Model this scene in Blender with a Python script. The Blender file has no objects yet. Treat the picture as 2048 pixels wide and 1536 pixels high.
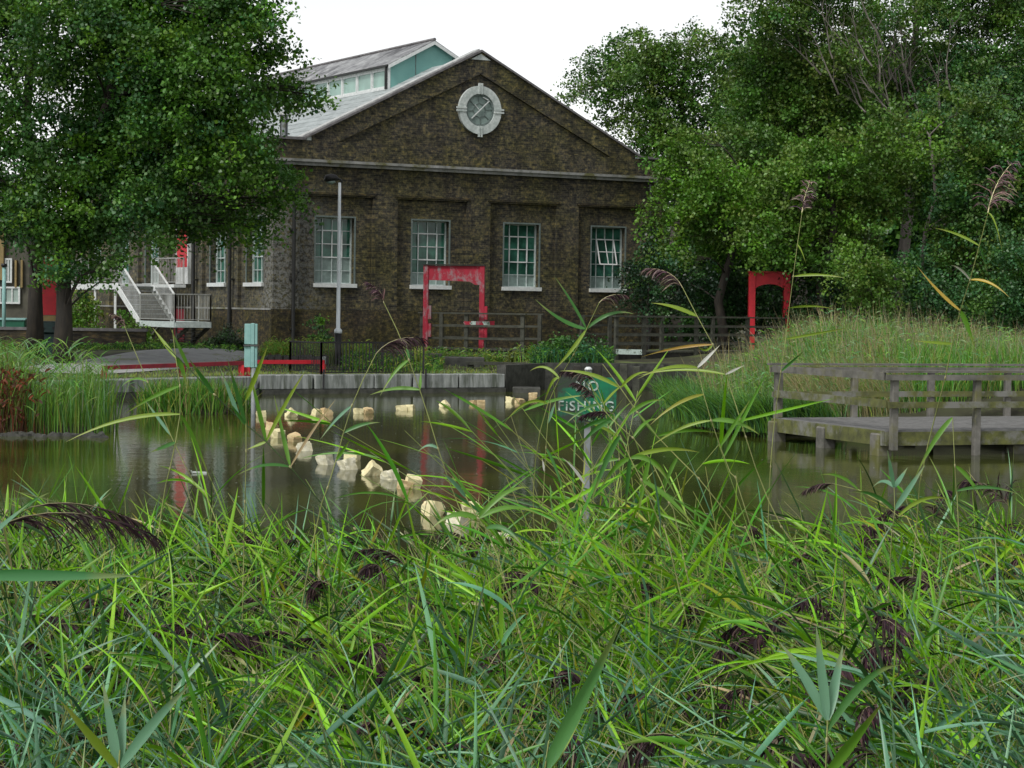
import bpy, bmesh, math, random
import numpy as np
from mathutils import Vector, Matrix
random.seed(7); rng = np.random.default_rng(11)
S = bpy.context.scene
COL = S.collection

# ------------------------------------------------------------------ camera
FPX, ROLL = 4197.0, 0.0136                     # focal length in pixels of the 2048 wide photograph
PITCH = math.atan(153.5 / FPX)
EYE = np.array([0.0, 0.0, 2.53])
fw = np.array([0, math.cos(PITCH), -math.sin(PITCH)]); r0 = np.array([1.0, 0, 0]); u0 = np.array([0, math.sin(PITCH), math.cos(PITCH)])
ri = math.cos(ROLL) * r0 + math.sin(ROLL) * u0
ui = math.cos(ROLL) * u0 - math.sin(ROLL) * r0
cam = bpy.data.objects.new('camera', bpy.data.cameras.new('camera')); COL.objects.link(cam)
cam.data.lens = FPX / 2048 * 36; cam.data.sensor_width = 36; cam.data.clip_start = 0.1; cam.data.clip_end = 3000
cam.matrix_world = Matrix(((ri[0], ui[0], -fw[0], EYE[0]), (ri[1], ui[1], -fw[1], EYE[1]), (ri[2], ui[2], -fw[2], EYE[2]), (0, 0, 0, 1)))
S.camera = cam

# ------------------------------------------------------------------ world, sun, exposure
W = bpy.data.worlds.new("World"); S.world = W; W.use_nodes = True
nt = W.node_tree; nt.nodes.clear()
sky = nt.nodes.new('ShaderNodeTexSky'); sky.sky_type = 'NISHITA'; sky.sun_disc = False
SUN_EL, SUN_AZ = math.radians(52), math.radians(215)
sky.sun_elevation = SUN_EL; sky.sun_rotation = SUN_AZ; sky.air_density = 1.0; sky.dust_density = 1.0; sky.ozone_density = 1.0
bw = nt.nodes.new('ShaderNodeRGBToBW'); mx = nt.nodes.new('ShaderNodeMix'); mx.data_type = 'RGBA'; mx.inputs[0].default_value = 0.93
bg = nt.nodes.new('ShaderNodeBackground'); bg.inputs[1].default_value = 0.13; wo = nt.nodes.new('ShaderNodeOutputWorld')
nt.links.new(sky.outputs[0], bw.inputs[0]); nt.links.new(sky.outputs[0], mx.inputs[6]); nt.links.new(bw.outputs[0], mx.inputs[7])
nt.links.new(mx.outputs[2], bg.inputs[0]); nt.links.new(bg.outputs[0], wo.inputs[0])
sl = bpy.data.lights.new('sun', 'SUN'); sl.energy = 1.3; sl.angle = math.radians(14); sl.color = (1, 0.97, 0.92)
so = bpy.data.objects.new('sun', sl); COL.objects.link(so)
sd_ = Vector((math.sin(SUN_AZ) * math.cos(SUN_EL), math.cos(SUN_AZ) * math.cos(SUN_EL), math.sin(SUN_EL)))
so.rotation_euler = sd_.to_track_quat('Z', 'Y').to_euler(); so.location = (0, 0, 60)
S.view_settings.view_transform = 'Standard'; S.view_settings.look = 'None'; S.view_settings.gamma = 1; S.view_settings.exposure = 0.8
try:
    S.cycles.max_bounces = 6; S.cycles.diffuse_bounces = 3; S.cycles.glossy_bounces = 3; S.cycles.transmission_bounces = 3
    S.cycles.transparent_max_bounces = 4; S.cycles.caustics_reflective = False; S.cycles.caustics_refractive = False
except Exception: pass

# ------------------------------------------------------------------ helpers
def ray(x, y): return fw + (x - 1024) / FPX * ri - (y - 768) / FPX * ui
def at(x, y, Y):
    v = ray(x, y); return EYE + v * (Y / v[1])
def on(x, y, z):
    v = ray(x, y); return EYE + v * ((z - EYE[2]) / v[2])
def tag(o, label=None, cat=None, group=None, kind=None):
    if label: o['label'] = label
    if cat: o['category'] = cat
    if group: o['group'] = group
    if kind: o['kind'] = kind
    return o
def thing(name, loc, label, cat, group=None):
    o = bpy.data.objects.new(name, None); COL.objects.link(o); o.location = Vector([float(c) for c in loc]); o.empty_display_size = 0.2
    return tag(o, label, cat, group)
def wloc(o):
    v = Vector((0, 0, 0))
    while o is not None: v = v + o.location; o = o.parent
    return v
def link(name, me, m, parent=None, smooth=False):
    o = bpy.data.objects.new(name, me); COL.objects.link(o)
    if m is not None:
        for k in (m if isinstance(m, (list, tuple)) else [m]): me.materials.append(k)
    if parent is not None: o.parent = parent
    if smooth: me.polygons.foreach_set('use_smooth', [True] * len(me.polygons))
    return o
class MB:
    """collects shapes in world coordinates, builds ONE mesh object"""
    def __init__(s): s.v = []; s.f = []
    def add(s, vs, fs):
        n = len(s.v); s.v += [tuple(float(c) for c in v) for v in vs]; s.f += [tuple(i + n for i in f) for f in fs]; return s
    def frame_box(s, o, ax, ay, az):
        o, ax, ay, az = map(np.array, (o, ax, ay, az))
        vs = [o + a * ax + b * ay + c * az for c in (0, 1) for b in (0, 1) for a in (0, 1)]
        fs = [(0, 2, 3, 1), (4, 5, 7, 6), (0, 1, 5, 4), (2, 6, 7, 3), (0, 4, 6, 2), (1, 3, 7, 5)]
        if np.dot(np.cross(ax, ay), az) < 0: fs = [f[::-1] for f in fs]
        return s.add(vs, fs)
    def box(s, x0, x1, y0, y1, z0, z1): return s.frame_box((x0, y0, z0), (x1 - x0, 0, 0), (0, y1 - y0, 0), (0, 0, z1 - z0))
    def bar(s, p, q, w, h, up=(0, 0, 1)):
        p, q, up = np.array(p, float), np.array(q, float), np.array(up, float)
        d = q - p; x = np.cross(d, up); n = np.linalg.norm(x)
        if n < 1e-6: x = np.array([1.0, 0, 0]); n = 1
        x = x / n; y = np.cross(x, d); y /= np.linalg.norm(y)
        return s.frame_box(p - x * w / 2 - y * h / 2, x * w, y * h, d)
    def tube(s, pts, rad, n=8, cap=True):
        pts = [np.array(p, float) for p in pts]
        if not hasattr(rad, '__len__'): rad = [rad] * len(pts)
        vs = []; prev = None
        for i, p in enumerate(pts):
            d = pts[min(i + 1, len(pts) - 1)] - pts[max(i - 1, 0)]; d = d / (np.linalg.norm(d) + 1e-9)
            a = prev if prev is not None else (np.array([1.0, 0, 0]) if abs(d[0]) < 0.8 else np.array([0, 1.0, 0]))
            a = a - d * np.dot(a, d); a /= np.linalg.norm(a); prev = a; b = np.cross(d, a)
            for k in range(n):
                t = 2 * math.pi * k / n; vs.append(p + rad[i] * (math.cos(t) * a + math.sin(t) * b))
        fs = [(i * n + k, i * n + (k + 1) % n, (i + 1) * n + (k + 1) % n, (i + 1) * n + k) for i in range(len(pts) - 1) for k in range(n)]
        if cap: fs += [tuple(range(n - 1, -1, -1)), tuple((len(pts) - 1) * n + k for k in range(n))]
        return s.add(vs, fs)
    def prism(s, poly, ext):
        """poly: list of 3d points, ext: extrusion vector"""
        n = len(poly); e = np.array(ext, float); P = [np.array(p, float) for p in poly]
        nn = np.zeros(3)
        for i in range(n): nn += np.cross(P[i], P[(i + 1) % n])
        fs = [tuple(range(n)), tuple(range(2 * n - 1, n - 1, -1))] + [(i, i + n, (i + 1) % n + n, (i + 1) % n) for i in range(n)]
        if np.dot(nn, e) > 0: fs = [f[::-1] for f in fs]
        return s.add(P + [p + e for p in P], fs)
    def build(s, name, m, parent=None, smooth=False, bevel=0):
        off = wloc(parent) if parent is not None else Vector((0, 0, 0))
        me = bpy.data.meshes.new(name); me.from_pydata([(v[0] - off.x, v[1] - off.y, v[2] - off.z) for v in s.v], [], s.f); me.update()
        o = link(name, me, m, parent, smooth)
        if bevel:
            b = o.modifiers.new('bevel', 'BEVEL'); b.width = bevel; b.segments = 1; b.limit_method = 'ANGLE'
        return o

# materials -------------------------------------------------------
def nodes(name):
    m = bpy.data.materials.new(name); m.use_nodes = True; t = m.node_tree; t.nodes.clear()
    o = t.nodes.new('ShaderNodeOutputMaterial'); p = t.nodes.new('ShaderNodeBsdfPrincipled'); t.links.new(p.outputs[0], o.inputs[0])
    return m, t, p
def N(t, kind, **kw):
    n = t.nodes.new(kind)
    for k, v in kw.items():
        if k.startswith('i_'): n.inputs[k[2:].replace('_', ' ')].default_value = v
        else: setattr(n, k, v)
    return n
def ramp(t, stops):
    r = t.nodes.new('ShaderNodeValToRGB'); e = r.color_ramp.elements
    while len(e) < len(stops): e.new(0.5)
    for k, (p, c) in enumerate(stops): e[k].position = p; e[k].color = (c[0], c[1], c[2], 1)
    return r
def mixc(t, fac, a, b, mode='MIX'):
    m = t.nodes.new('ShaderNodeMix'); m.data_type = 'RGBA'; m.blend_type = mode
    for idx, v in ((0, fac), (6, a), (7, b)):
        if hasattr(v, 'links'): t.links.new(v, m.inputs[idx])
        else: m.inputs[idx].default_value = v if idx == 0 else (v[0], v[1], v[2], 1)
    return m.outputs[2]
def mat(name, a, b=None, rough=0.8, scale=6.0, detail=8, bump=0.0, lo=0.35, hi=0.65, c=None, cs=1.2, clo=0.5, chi=0.62, metal=0, stretch=None, spec=0.4):
    """two tone noise, with an optional third tone in large patches of its own"""
    m, t, p = nodes(name); p.inputs['Roughness'].default_value = rough; p.inputs['Metallic'].default_value = metal
    p.inputs['Specular IOR Level'].default_value = spec
    b = b or tuple(x * 0.7 for x in a)
    tc = N(t, 'ShaderNodeTexCoord'); vec = tc.outputs['Object']
    if stretch:
        mp = N(t, 'ShaderNodeMapping'); mp.inputs['Scale'].default_value = stretch; t.links.new(vec, mp.inputs[0]); vec = mp.outputs[0]
    n = N(t, 'ShaderNodeTexNoise', i_Scale=scale, i_Detail=detail, i_Roughness=0.65); t.links.new(vec, n.inputs['Vector'])
    r = ramp(t, [(lo, b), (hi, a)]); t.links.new(n.outputs[0], r.inputs[0]); out = r.outputs[0]
    if c:
        n2 = N(t, 'ShaderNodeTexNoise', i_Scale=cs, i_Detail=6, i_Roughness=0.7); t.links.new(vec, n2.inputs['Vector'])
        r2 = ramp(t, [(clo, (0, 0, 0)), (chi, (1, 1, 1))]); t.links.new(n2.outputs[0], r2.inputs[0])
        out = mixc(t, r2.outputs[0], out, c)
    t.links.new(out, p.inputs['Base Color'])
    if bump:
        bm = N(t, 'ShaderNodeBump', i_Strength=bump, i_Distance=0.02); t.links.new(n.outputs[0], bm.inputs['Height']); t.links.new(bm.outputs[0], p.inputs['Normal'])
    return m
def leafmat(name, rough=0.5, transl=0.3, spec=0.5, tint=(1, 1, 1)):
    m = bpy.data.materials.new(name); m.use_nodes = True; t = m.node_tree; t.nodes.clear()
    o = t.nodes.new('ShaderNodeOutputMaterial'); p = t.nodes.new('ShaderNodeBsdfPrincipled'); tr = t.nodes.new('ShaderNodeBsdfTranslucent'); ms = t.nodes.new('ShaderNodeMixShader')
    at_ = N(t, 'ShaderNodeAttribute', attribute_name='Col'); col = mixc(t, 1.0, at_.outputs['Color'], tint, 'MULTIPLY')
    t.links.new(col, p.inputs['Base Color']); tc = mixc(t, 1.0, col, (1.15, 1.25, 0.5), 'MULTIPLY'); t.links.new(tc, tr.inputs[0])
    p.inputs['Roughness'].default_value = rough; p.inputs['Specular IOR Level'].default_value = spec
    ms.inputs[0].default_value = transl; t.links.new(p.outputs[0], ms.inputs[1]); t.links.new(tr.outputs[0], ms.inputs[2]); t.links.new(ms.outputs[0], o.inputs[0])
    return m
ANG = math.atan2(0.4964, 0.868)                       # the pump house front's direction
DV = np.array([math.cos(ANG), math.sin(ANG), 0]); VV = np.array([-math.sin(ANG), math.cos(ANG), 0])
P0 = at(962, 100, 80.1); P0[2] = 0.0
def B(s, t, z): return P0 + DV * s + VV * t + np.array([0, 0, z])       # building coordinates: along the front, back from it, up
def brickmat(name, c1, c2, mortar, moss, pale=None):
    m, t, p = nodes(name); p.inputs['Roughness'].default_value = 0.9; p.inputs['Specular IOR Level'].default_value = 0.25
    tc = N(t, 'ShaderNodeTexCoord'); mp = N(t, 'ShaderNodeMapping'); mp.inputs['Rotation'].default_value = (0, 0, -ANG); t.links.new(tc.outputs['Object'], mp.inputs[0])
    sx = N(t, 'ShaderNodeSeparateXYZ'); t.links.new(mp.outputs[0], sx.inputs[0])
    ad = N(t, 'ShaderNodeMath', operation='ADD'); t.links.new(sx.outputs[0], ad.inputs[0]); t.links.new(sx.outputs[1], ad.inputs[1])
    cx = N(t, 'ShaderNodeCombineXYZ'); t.links.new(ad.outputs[0], cx.inputs[0]); t.links.new(sx.outputs[2], cx.inputs[1])
    br = N(t, 'ShaderNodeTexBrick', i_Scale=1.0, i_Mortar_Size=0.007, i_Mortar_Smooth=0.1, i_Bias=0.0, i_Brick_Width=0.23, i_Row_Height=0.078)
    br.inputs['Color1'].default_value = (*c1, 1); br.inputs['Color2'].default_value = (*c2, 1); br.inputs['Mortar'].default_value = (*mortar, 1)
    t.links.new(cx.outputs[0], br.inputs['Vector'])
    # single bricks of other colours: white noise per brick cell
    vo = N(t, 'ShaderNodeTexNoise', i_Scale=6.0, i_Detail=3, i_Roughness=0.8); t.links.new(cx.outputs[0], vo.inputs['Vector'])
    r1 = ramp(t, [(0.32, (0.35, 0.35, 0.4)), (0.5, (0.95, 0.95, 0.95)), (0.70, (2.6, 2.2, 1.5))]); t.links.new(vo.outputs[0], r1.inputs[0])
    col = mixc(t, 1.0, br.outputs[0], r1.outputs[0], 'MULTIPLY')
    n2 = N(t, 'ShaderNodeTexNoise', i_Scale=0.55, i_Detail=9, i_Roughness=0.7); t.links.new(cx.outputs[0], n2.inputs['Vector'])
    r2 = ramp(t, [(0.42, (0, 0, 0)), (0.62, (1, 1, 1))]); t.links.new(n2.outputs[0], r2.inputs[0])
    col = mixc(t, r2.outputs[0], col, mixc(t, 1.0, col, moss, 'MULTIPLY'))
    # soot streaks
    n3 = N(t, 'ShaderNodeTexNoise', i_Scale=1.0, i_Detail=5, i_Roughness=0.6); mp3 = N(t, 'ShaderNodeMapping'); mp3.inputs['Scale'].default_value = (1.3, 0.35, 1)
    t.links.new(cx.outputs[0], mp3.inputs[0]); t.links.new(mp3.outputs[0], n3.inputs['Vector'])
    r3 = ramp(t, [(0.35, (0.6, 0.6, 0.62)), (0.6, (1.1, 1.1, 1.05))]); t.links.new(n3.outputs[0], r3.inputs[0]); col = mixc(t, 1.0, col, r3.outputs[0], 'MULTIPLY')
    if pale:      # patch of pale, salt bleached brickwork near the left corner
        mr = N(t, 'ShaderNodeMapRange', interpolation_type='SMOOTHSTEP'); mr.inputs['From Min'].default_value = pale[0]; mr.inputs['From Max'].default_value = pale[1]
        t.links.new(sx.outputs[0], mr.inputs[0])
        mz = N(t, 'ShaderNodeMapRange', interpolation_type='SMOOTHSTEP'); mz.inputs['From Min'].default_value = 6.6; mz.inputs['From Max'].default_value = 4.6; t.links.new(sx.outputs[2], mz.inputs[0])
        n4 = N(t, 'ShaderNodeTexNoise', i_Scale=7.0, i_Detail=6, i_Roughness=0.8); t.links.new(cx.outputs[0], n4.inputs['Vector'])
        r4 = ramp(t, [(0.44, (0, 0, 0)), (0.56, (1, 1, 1))]); t.links.new(n4.outputs[0], r4.inputs[0])
        m1 = N(t, 'ShaderNodeMath', operation='MULTIPLY'); t.links.new(mr.outputs[0], m1.inputs[0]); t.links.new(mz.outputs[0], m1.inputs[1])
        my = N(t, 'ShaderNodeMapRange', interpolation_type='SMOOTHSTEP'); my.inputs['From Min'].default_value = 2.2; my.inputs['From Max'].default_value = 0.5; my.inputs['To Min'].default_value = 0.22; t.links.new(sx.outputs[1], my.inputs[0])
        m0 = N(t, 'ShaderNodeMath', operation='MULTIPLY'); t.links.new(m1.outputs[0], m0.inputs[0]); t.links.new(my.outputs[0], m0.inputs[1]); m1 = m0
        m2 = N(t, 'ShaderNodeMath', operation='MULTIPLY'); t.links.new(m1.outputs[0], m2.inputs[0]); t.links.new(r4.outputs[0], m2.inputs[1])
        col = mixc(t, m2.outputs[0], col, (0.20, 0.205, 0.19))
    t.links.new(col, p.inputs['Base Color'])
    bp = N(t, 'ShaderNodeBump', i_Strength=0.5, i_Distance=0.01); t.links.new(br.outputs['Fac'], bp.inputs['Height']); bp.invert = True; t.links.new(bp.outputs[0], p.inputs['Normal'])
    return m
M = {}
M['brick'] = brickmat('brick', (0.094, 0.084, 0.060), (0.032, 0.031, 0.030), (0.078, 0.077, 0.068), (1.12, 1.16, 0.72), (-5.5, -8.0))
M['brick_dark'] = brickmat('brick_dark', (0.07, 0.056, 0.036), (0.034, 0.03, 0.026), (0.05, 0.048, 0.04), (1.05, 1.15, 0.7))
M['stone'] = mat('stone', (0.36, 0.36, 0.35), (0.16, 0.165, 0.15), scale=3, c=(0.12, 0.12, 0.05), cs=1.5, bump=0.2)
M['coping'] = mat('coping', (0.20, 0.19, 0.19), (0.10, 0.095, 0.10), scale=4, bump=0.2)
M['copingpale'] = mat('copingpale', (0.55, 0.56, 0.55), (0.3, 0.31, 0.3), scale=4)
M['whitestone'] = mat('whitestone', (0.62, 0.66, 0.64), (0.36, 0.41, 0.39), scale=5, bump=0.15)
M['roof'] = mat('roof', (0.42, 0.46, 0.46), (0.27, 0.30, 0.30), rough=0.5, scale=1.3, stretch=(1, 1, 4))
M['slate'] = mat('slate', (0.42, 0.43, 0.43), (0.12, 0.12, 0.13), rough=0.5, scale=2.2, c=(0.08, 0.08, 0.085), cs=0.8)
M['teal'] = mat('teal', (0.20, 0.42, 0.38), (0.16, 0.36, 0.33), rough=0.55, scale=1.2)
M['white'] = mat('white', (0.72, 0.74, 0.73), (0.55, 0.58, 0.57), rough=0.5, scale=7)
M['railing'] = mat('railing', (0.36, 0.37, 0.35), (0.24, 0.25, 0.23), rough=0.5, scale=7)
M['frame'] = mat('frame', (0.55, 0.62, 0.60), (0.36, 0.42, 0.41), rough=0.5, scale=9)
M['surround'] = mat('surround', (0.16, 0.20, 0.19), (0.10, 0.13, 0.12), rough=0.7, scale=9)
M['iron'] = mat('iron', (0.016, 0.016, 0.017), (0.01, 0.01, 0.011), rough=0.5, scale=8)
M['pipe'] = mat('pipe', (0.02, 0.021, 0.02), rough=0.5)
M['red'] = mat('red', (0.55, 0.018, 0.03), (0.40, 0.014, 0.025), rough=0.5, scale=3)
M['redworn'] = mat('redworn', (0.40, 0.02, 0.045), (0.28, 0.02, 0.035), rough=0.75, scale=4, c=(0.27, 0.19, 0.20), cs=2.4, clo=0.49, chi=0.60, stretch=(1, 1, 0.6))
M['reddull'] = mat('reddull', (0.30, 0.02, 0.035), (0.17, 0.016, 0.025), rough=0.7, scale=5)
M['lamppost'] = mat('lamppost', (0.74, 0.79, 0.82), (0.58, 0.63, 0.66), rough=0.45, scale=5, stretch=(1, 1, 0.3))
M['concrete'] = mat('concrete', (0.36, 0.38, 0.365), (0.13, 0.145, 0.135), scale=2.0, bump=0.3, c=(0.10, 0.115, 0.09), cs=0.9, stretch=(4.0, 4.0, 0.6))
M['wetstone'] = mat('wetstone', (0.085, 0.085, 0.075), (0.026, 0.028, 0.023), rough=0.5, scale=5, bump=0.4)
M['darktimber'] = mat('darktimber', (0.045, 0.042, 0.034), (0.02, 0.02, 0.017), scale=6, bump=0.3, stretch=(1, 1, 0.4))
M['railtimber'] = mat('railtimber', (0.075, 0.078, 0.058), (0.034, 0.036, 0.028), scale=6, bump=0.3)
M['greytimber'] = mat('greytimber', (0.21, 0.20, 0.18), (0.085, 0.085, 0.072), scale=3, bump=0.3, c=(0.13, 0.13, 0.045), cs=1.0, clo=0.52, chi=0.66, stretch=(1, 1, 1))
M['deck'] = mat('deck', (0.22, 0.22, 0.215), (0.13, 0.13, 0.125), scale=5, bump=0.3)
M['mosstimber'] = mat('mosstimber', (0.15, 0.16, 0.045), (0.06, 0.065, 0.03), scale=4, bump=0.3, c=(0.2, 0.2, 0.18), cs=1.4)
M['foam'] = mat('foam', (0.80, 0.74, 0.46), (0.64, 0.56, 0.30), rough=0.8, scale=7, bump=0.5, c=(0.55, 0.34, 0.15), cs=5, clo=0.60, chi=0.68)
M['foamwhite'] = mat('foamwhite', (0.76, 0.73, 0.58), (0.56, 0.52, 0.34), rough=0.8, scale=7, bump=0.5)
M['foamrust'] = mat('foamrust', (0.68, 0.56, 0.32), (0.46, 0.32, 0.16), rough=0.8, scale=7, bump=0.5)
M['tealpost'] = mat('tealpost', (0.26, 0.46, 0.43), (0.19, 0.36, 0.34), rough=0.6, scale=5)
M['signgreen'] = mat('signgreen', (0.004, 0.17, 0.075), (0.004, 0.11, 0.055), rough=0.6, scale=10, c=(0.03, 0.045, 0.03), cs=4, clo=0.44, chi=0.54)
M['signwhite'] = mat('signwhite', (0.50, 0.60, 0.55), (0.36, 0.44, 0.40), rough=0.6, scale=20, c=(0.12, 0.15, 0.11), cs=9, clo=0.52, chi=0.62)
M['steel'] = mat('steel', (0.30, 0.32, 0.33), (0.19, 0.21, 0.22), rough=0.6, scale=6, c=(0.13, 0.14, 0.11), cs=3)
M['grime'] = mat('grime', (0.10, 0.10, 0.10), rough=0.7)
M['bark'] = mat('bark', (0.055, 0.045, 0.034), (0.022, 0.02, 0.017), scale=5, bump=0.6, stretch=(1.5, 1.5, 0.3))
M['palebark'] = mat('palebark', (0.17, 0.15, 0.13), (0.09, 0.08, 0.07), scale=5, stretch=(1.5, 1.5, 0.3))
M['soil'] = mat('soil', (0.05, 0.055, 0.025), (0.03, 0.026, 0.016), scale=1.5, c=(0.10, 0.13, 0.035), cs=0.5, bump=0.3)
M['tarmac'] = mat('tarmac', (0.37, 0.375, 0.37), (0.27, 0.275, 0.275), scale=3, c=(0.18, 0.2, 0.09), cs=0.9, clo=0.56, chi=0.66)
M['tan'] = mat('tan', (0.30, 0.22, 0.09), (0.2, 0.15, 0.07), scale=3)
M['render'] = mat('render', (0.10, 0.095, 0.07), (0.06, 0.058, 0.045), scale=2)
M['greenpaint'] = mat('greenpaint', (0.01, 0.11, 0.06), (0.008, 0.08, 0.045), rough=0.5, scale=3)
M['machine'] = mat('machine', (0.012, 0.04, 0.036), (0.010, 0.022, 0.022), rough=0.5, scale=4)
M['leaf'] = leafmat('leaf', 0.45, 0.22)
M['reed'] = leafmat('reed', 0.42, 0.20, 0.5)
M['grass'] = leafmat('grass', 0.6, 0.3, 0.3)
M['plume'] = leafmat('plume', 0.9, 0.1, 0.1)
def glassmat(name, base, rough=0.12):
    m, t, p = nodes(name); p.inputs['Roughness'].default_value = rough; p.inputs['IOR'].default_value = 1.5
    tc = N(t, 'ShaderNodeTexCoord'); n = N(t, 'ShaderNodeTexNoise', i_Scale=1.7, i_Detail=3); t.links.new(tc.outputs['Object'], n.inputs['Vector'])
    r = ramp(t, [(0.42, tuple(c * (0.4 if base[1] < 0.3 else 0.85) for c in base)), (0.6, base)]); t.links.new(n.outputs[0], r.inputs[0]); t.links.new(r.outputs[0], p.inputs['Base Color'])
    return m
M['glass'] = glassmat('glass', (0.040, 0.15, 0.105))
M['glasspale'] = glassmat('glasspale', (0.33, 0.42, 0.38), 0.3)
M['glasslight'] = glassmat('glasslight', (0.30, 0.46, 0.40), 0.3)
M['blind'] = mat('blind', (0.26, 0.34, 0.31), (0.14, 0.19, 0.175), rough=0.4, scale=3)

# water
m, t, p = nodes('water'); p.inputs['Base Color'].default_value = (0.030, 0.032, 0.010, 1); p.inputs['Roughness'].default_value = 0.075; p.inputs['IOR'].default_value = 1.30
tc = N(t, 'ShaderNodeTexCoord'); mp = N(t, 'ShaderNodeMapping'); mp.inputs['Scale'].default_value = (1.0, 0.6, 1); t.links.new(tc.outputs['Object'], mp.inputs[0])
n1 = N(t, 'ShaderNodeTexNoise', i_Scale=3.0, i_Detail=3, i_Roughness=0.5); t.links.new(mp.outputs[0], n1.inputs['Vector'])
bp = N(t, 'ShaderNodeBump', i_Strength=0.07, i_Distance=0.05); t.links.new(n1.outputs[0], bp.inputs['Height']); t.links.new(bp.outputs[0], p.inputs['Normal'])
n2 = N(t, 'ShaderNodeTexNoise', i_Scale=0.25, i_Detail=4); t.links.new(tc.outputs['Object'], n2.inputs['Vector'])
rr = ramp(t, [(0.38, (0.026, 0.032, 0.008)), (0.65, (0.060, 0.074, 0.010))]); t.links.new(n2.outputs[0], rr.inputs[0]); t.links.new(rr.outputs[0], p.inputs['Base Color'])
M['water'] = m

# ------------------------------------------------------------------ terrain
POND = np.array([(-16, 10.8), (-6, 10.2), (0, 9.6), (5, 10.2), (9, 11), (14, 16), (17, 28), (15, 38), (11.5, 41.6), (7.4, 41.8), (5.1, 41.6), (4.1, 43.5), (3.8, 46.5), (4.6, 53), (5.4, 60), (4.9, 66),
                 (1.0, 65.0), (-0.21, 62.6), (-7.05, 58.75), (-10.6, 54.4), (-12.5, 50), (-18, 46), (-20, 30), (-17, 14)])
def pond_sd(x, y):
    """signed distance, positive on land"""
    x, y = np.asarray(x, float), np.asarray(y, float); d = np.full(x.shape, 1e9); inside = np.zeros(x.shape, bool); n = len(POND)
    for i in range(n):
        ax, ay = POND[i]; bx, by = POND[(i + 1) % n]; ex, ey = bx - ax, by - ay
        tt = np.clip(((x - ax) * ex + (y - ay) * ey) / (ex * ex + ey * ey), 0, 1)
        d = np.minimum(d, np.hypot(x - ax - tt * ex, y - ay - tt * ey))
        c = (ay > y) != (by > y); xi = ax + (y - ay) / ((by - ay) if by != ay else 1e-9) * ex
        inside ^= (c & (x < xi))
    return np.where(inside, -d, d)
def sm(a, b, v): v = np.clip((np.asarray(v, float) - a) / (b - a), 0, 1); return v * v * (3 - 2 * v)
def height(x, y):
    x, y = np.asarray(x, float), np.asarray(y, float); sd = pond_sd(x, y); p = np.clip(sd, 0, None)
    near = np.clip(0.03 + 0.15 * p, 0, 0.95)
    quay = 0.48 + 0.42 * sm(1, 13, p)
    chan = 0.78 + 0.14 * sm(0, 8, p)
    right = 0.10 + 0.95 * sm(0, 3.6, p) + 0.55 * np.exp(-((x - 7.6) ** 2 + (y - 50.5) ** 2) / 14.0)
    left = 0.10 + 0.6 * sm(0, 4, p)
    wn = sm(26, 16, y); wq = sm(50.5, 52.5, y + 0.3 * x * 0) * sm(1.5, -0.5, x); wc = sm(61, 63, y) * sm(-0.5, 0.6, x) * sm(7.5, 5.2, x)
    wr = sm(0.5, 3, x) * (1 - wn) * (1 - wc); wl = np.clip(1 - wn - wq - wc - wr, 0, 1)
    s = wn + wq + wc + wr + wl + 1e-6
    h = (near * wn + quay * wq + chan * wc + right * wr + left * wl) / s
    far = sm(85, 100, y); h = h * (1 - far) + 0.95 * far
    steep = np.where(wq + wc > 0.5, sm(0.15, 0.4, sd), sm(-1.2, 0.6, sd))
    h = -0.9 + (h + 0.9) * steep
    for cx, cy, rx, ry, z in ((-11.4, 41.0, 3.9, 2.0, 0.14), (-7.35, 48.4, 1.4, 0.9, 0.10)):      # two reed islets
        q = np.hypot((x - cx) / rx, (y - cy) / ry); h = np.maximum(h, z - 1.0 * sm(0.75, 1.25, q))
    h = h + 0.13 * np.exp(-(((x + 11.8) / 1.6) ** 2 + ((y - 66.5) / 4.0) ** 2))
    return h
def hz(x, y): return float(height(np.array([x]), np.array([y]))[0])
xs = np.concatenate([[-900, -300, -120, -60, -40, -30, -25], np.arange(-22, 18.01, 0.33), [21, 26, 34, 50, 90, 300, 900]])
ys = np.concatenate([[-300, -80, -20, -8, -4], np.arange(-2, 92, 0.33), [96, 104, 120, 160, 300, 700, 1500]])
GX, GY = np.meshgrid(xs, ys); GZ = height(GX.ravel(), GY.ravel()).reshape(GX.shape)
GZ = GZ + np.where(GZ > 0.1, 0.02, 0.0) * np.sin(GX * 3.1) * np.cos(GY * 2.7)
nx, ny = len(xs), len(ys)
idx = np.arange(nx * ny).reshape(ny, nx)
F = np.stack([idx[:-1, :-1], idx[:-1, 1:], idx[1:, 1:], idx[1:, :-1]], -1).reshape(-1, 4)
def npmesh(name, verts, faces, m, parent=None, col=None, smooth=False):
    me = bpy.data.meshes.new(name); nv, nf, k = len(verts), len(faces), faces.shape[1]
    off = wloc(parent) if parent is not None else None
    if off is not None: verts = verts - np.array(off)
    me.vertices.add(nv); me.vertices.foreach_set('co', np.ascontiguousarray(verts, dtype=np.float32).ravel())
    me.loops.add(nf * k); me.loops.foreach_set('vertex_index', np.ascontiguousarray(faces, dtype=np.int32).ravel())
    me.polygons.add(nf); me.polygons.foreach_set('loop_start', np.arange(0, nf * k, k, dtype=np.int32))
    if smooth: me.polygons.foreach_set('use_smooth', np.ones(nf, bool))
    me.update(calc_edges=True)
    if col is not None:
        a = me.color_attributes.new('Col', 'FLOAT_COLOR', 'POINT'); c4 = np.ones((nv, 4), np.float32); c4[:, :3] = col; a.data.foreach_set('color', c4.ravel())
    return link(name, me, m, parent)
tag(npmesh('ground', np.stack([GX, GY, GZ], -1).reshape(-1, 3), F, M['soil'], smooth=True), kind='structure')
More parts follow.
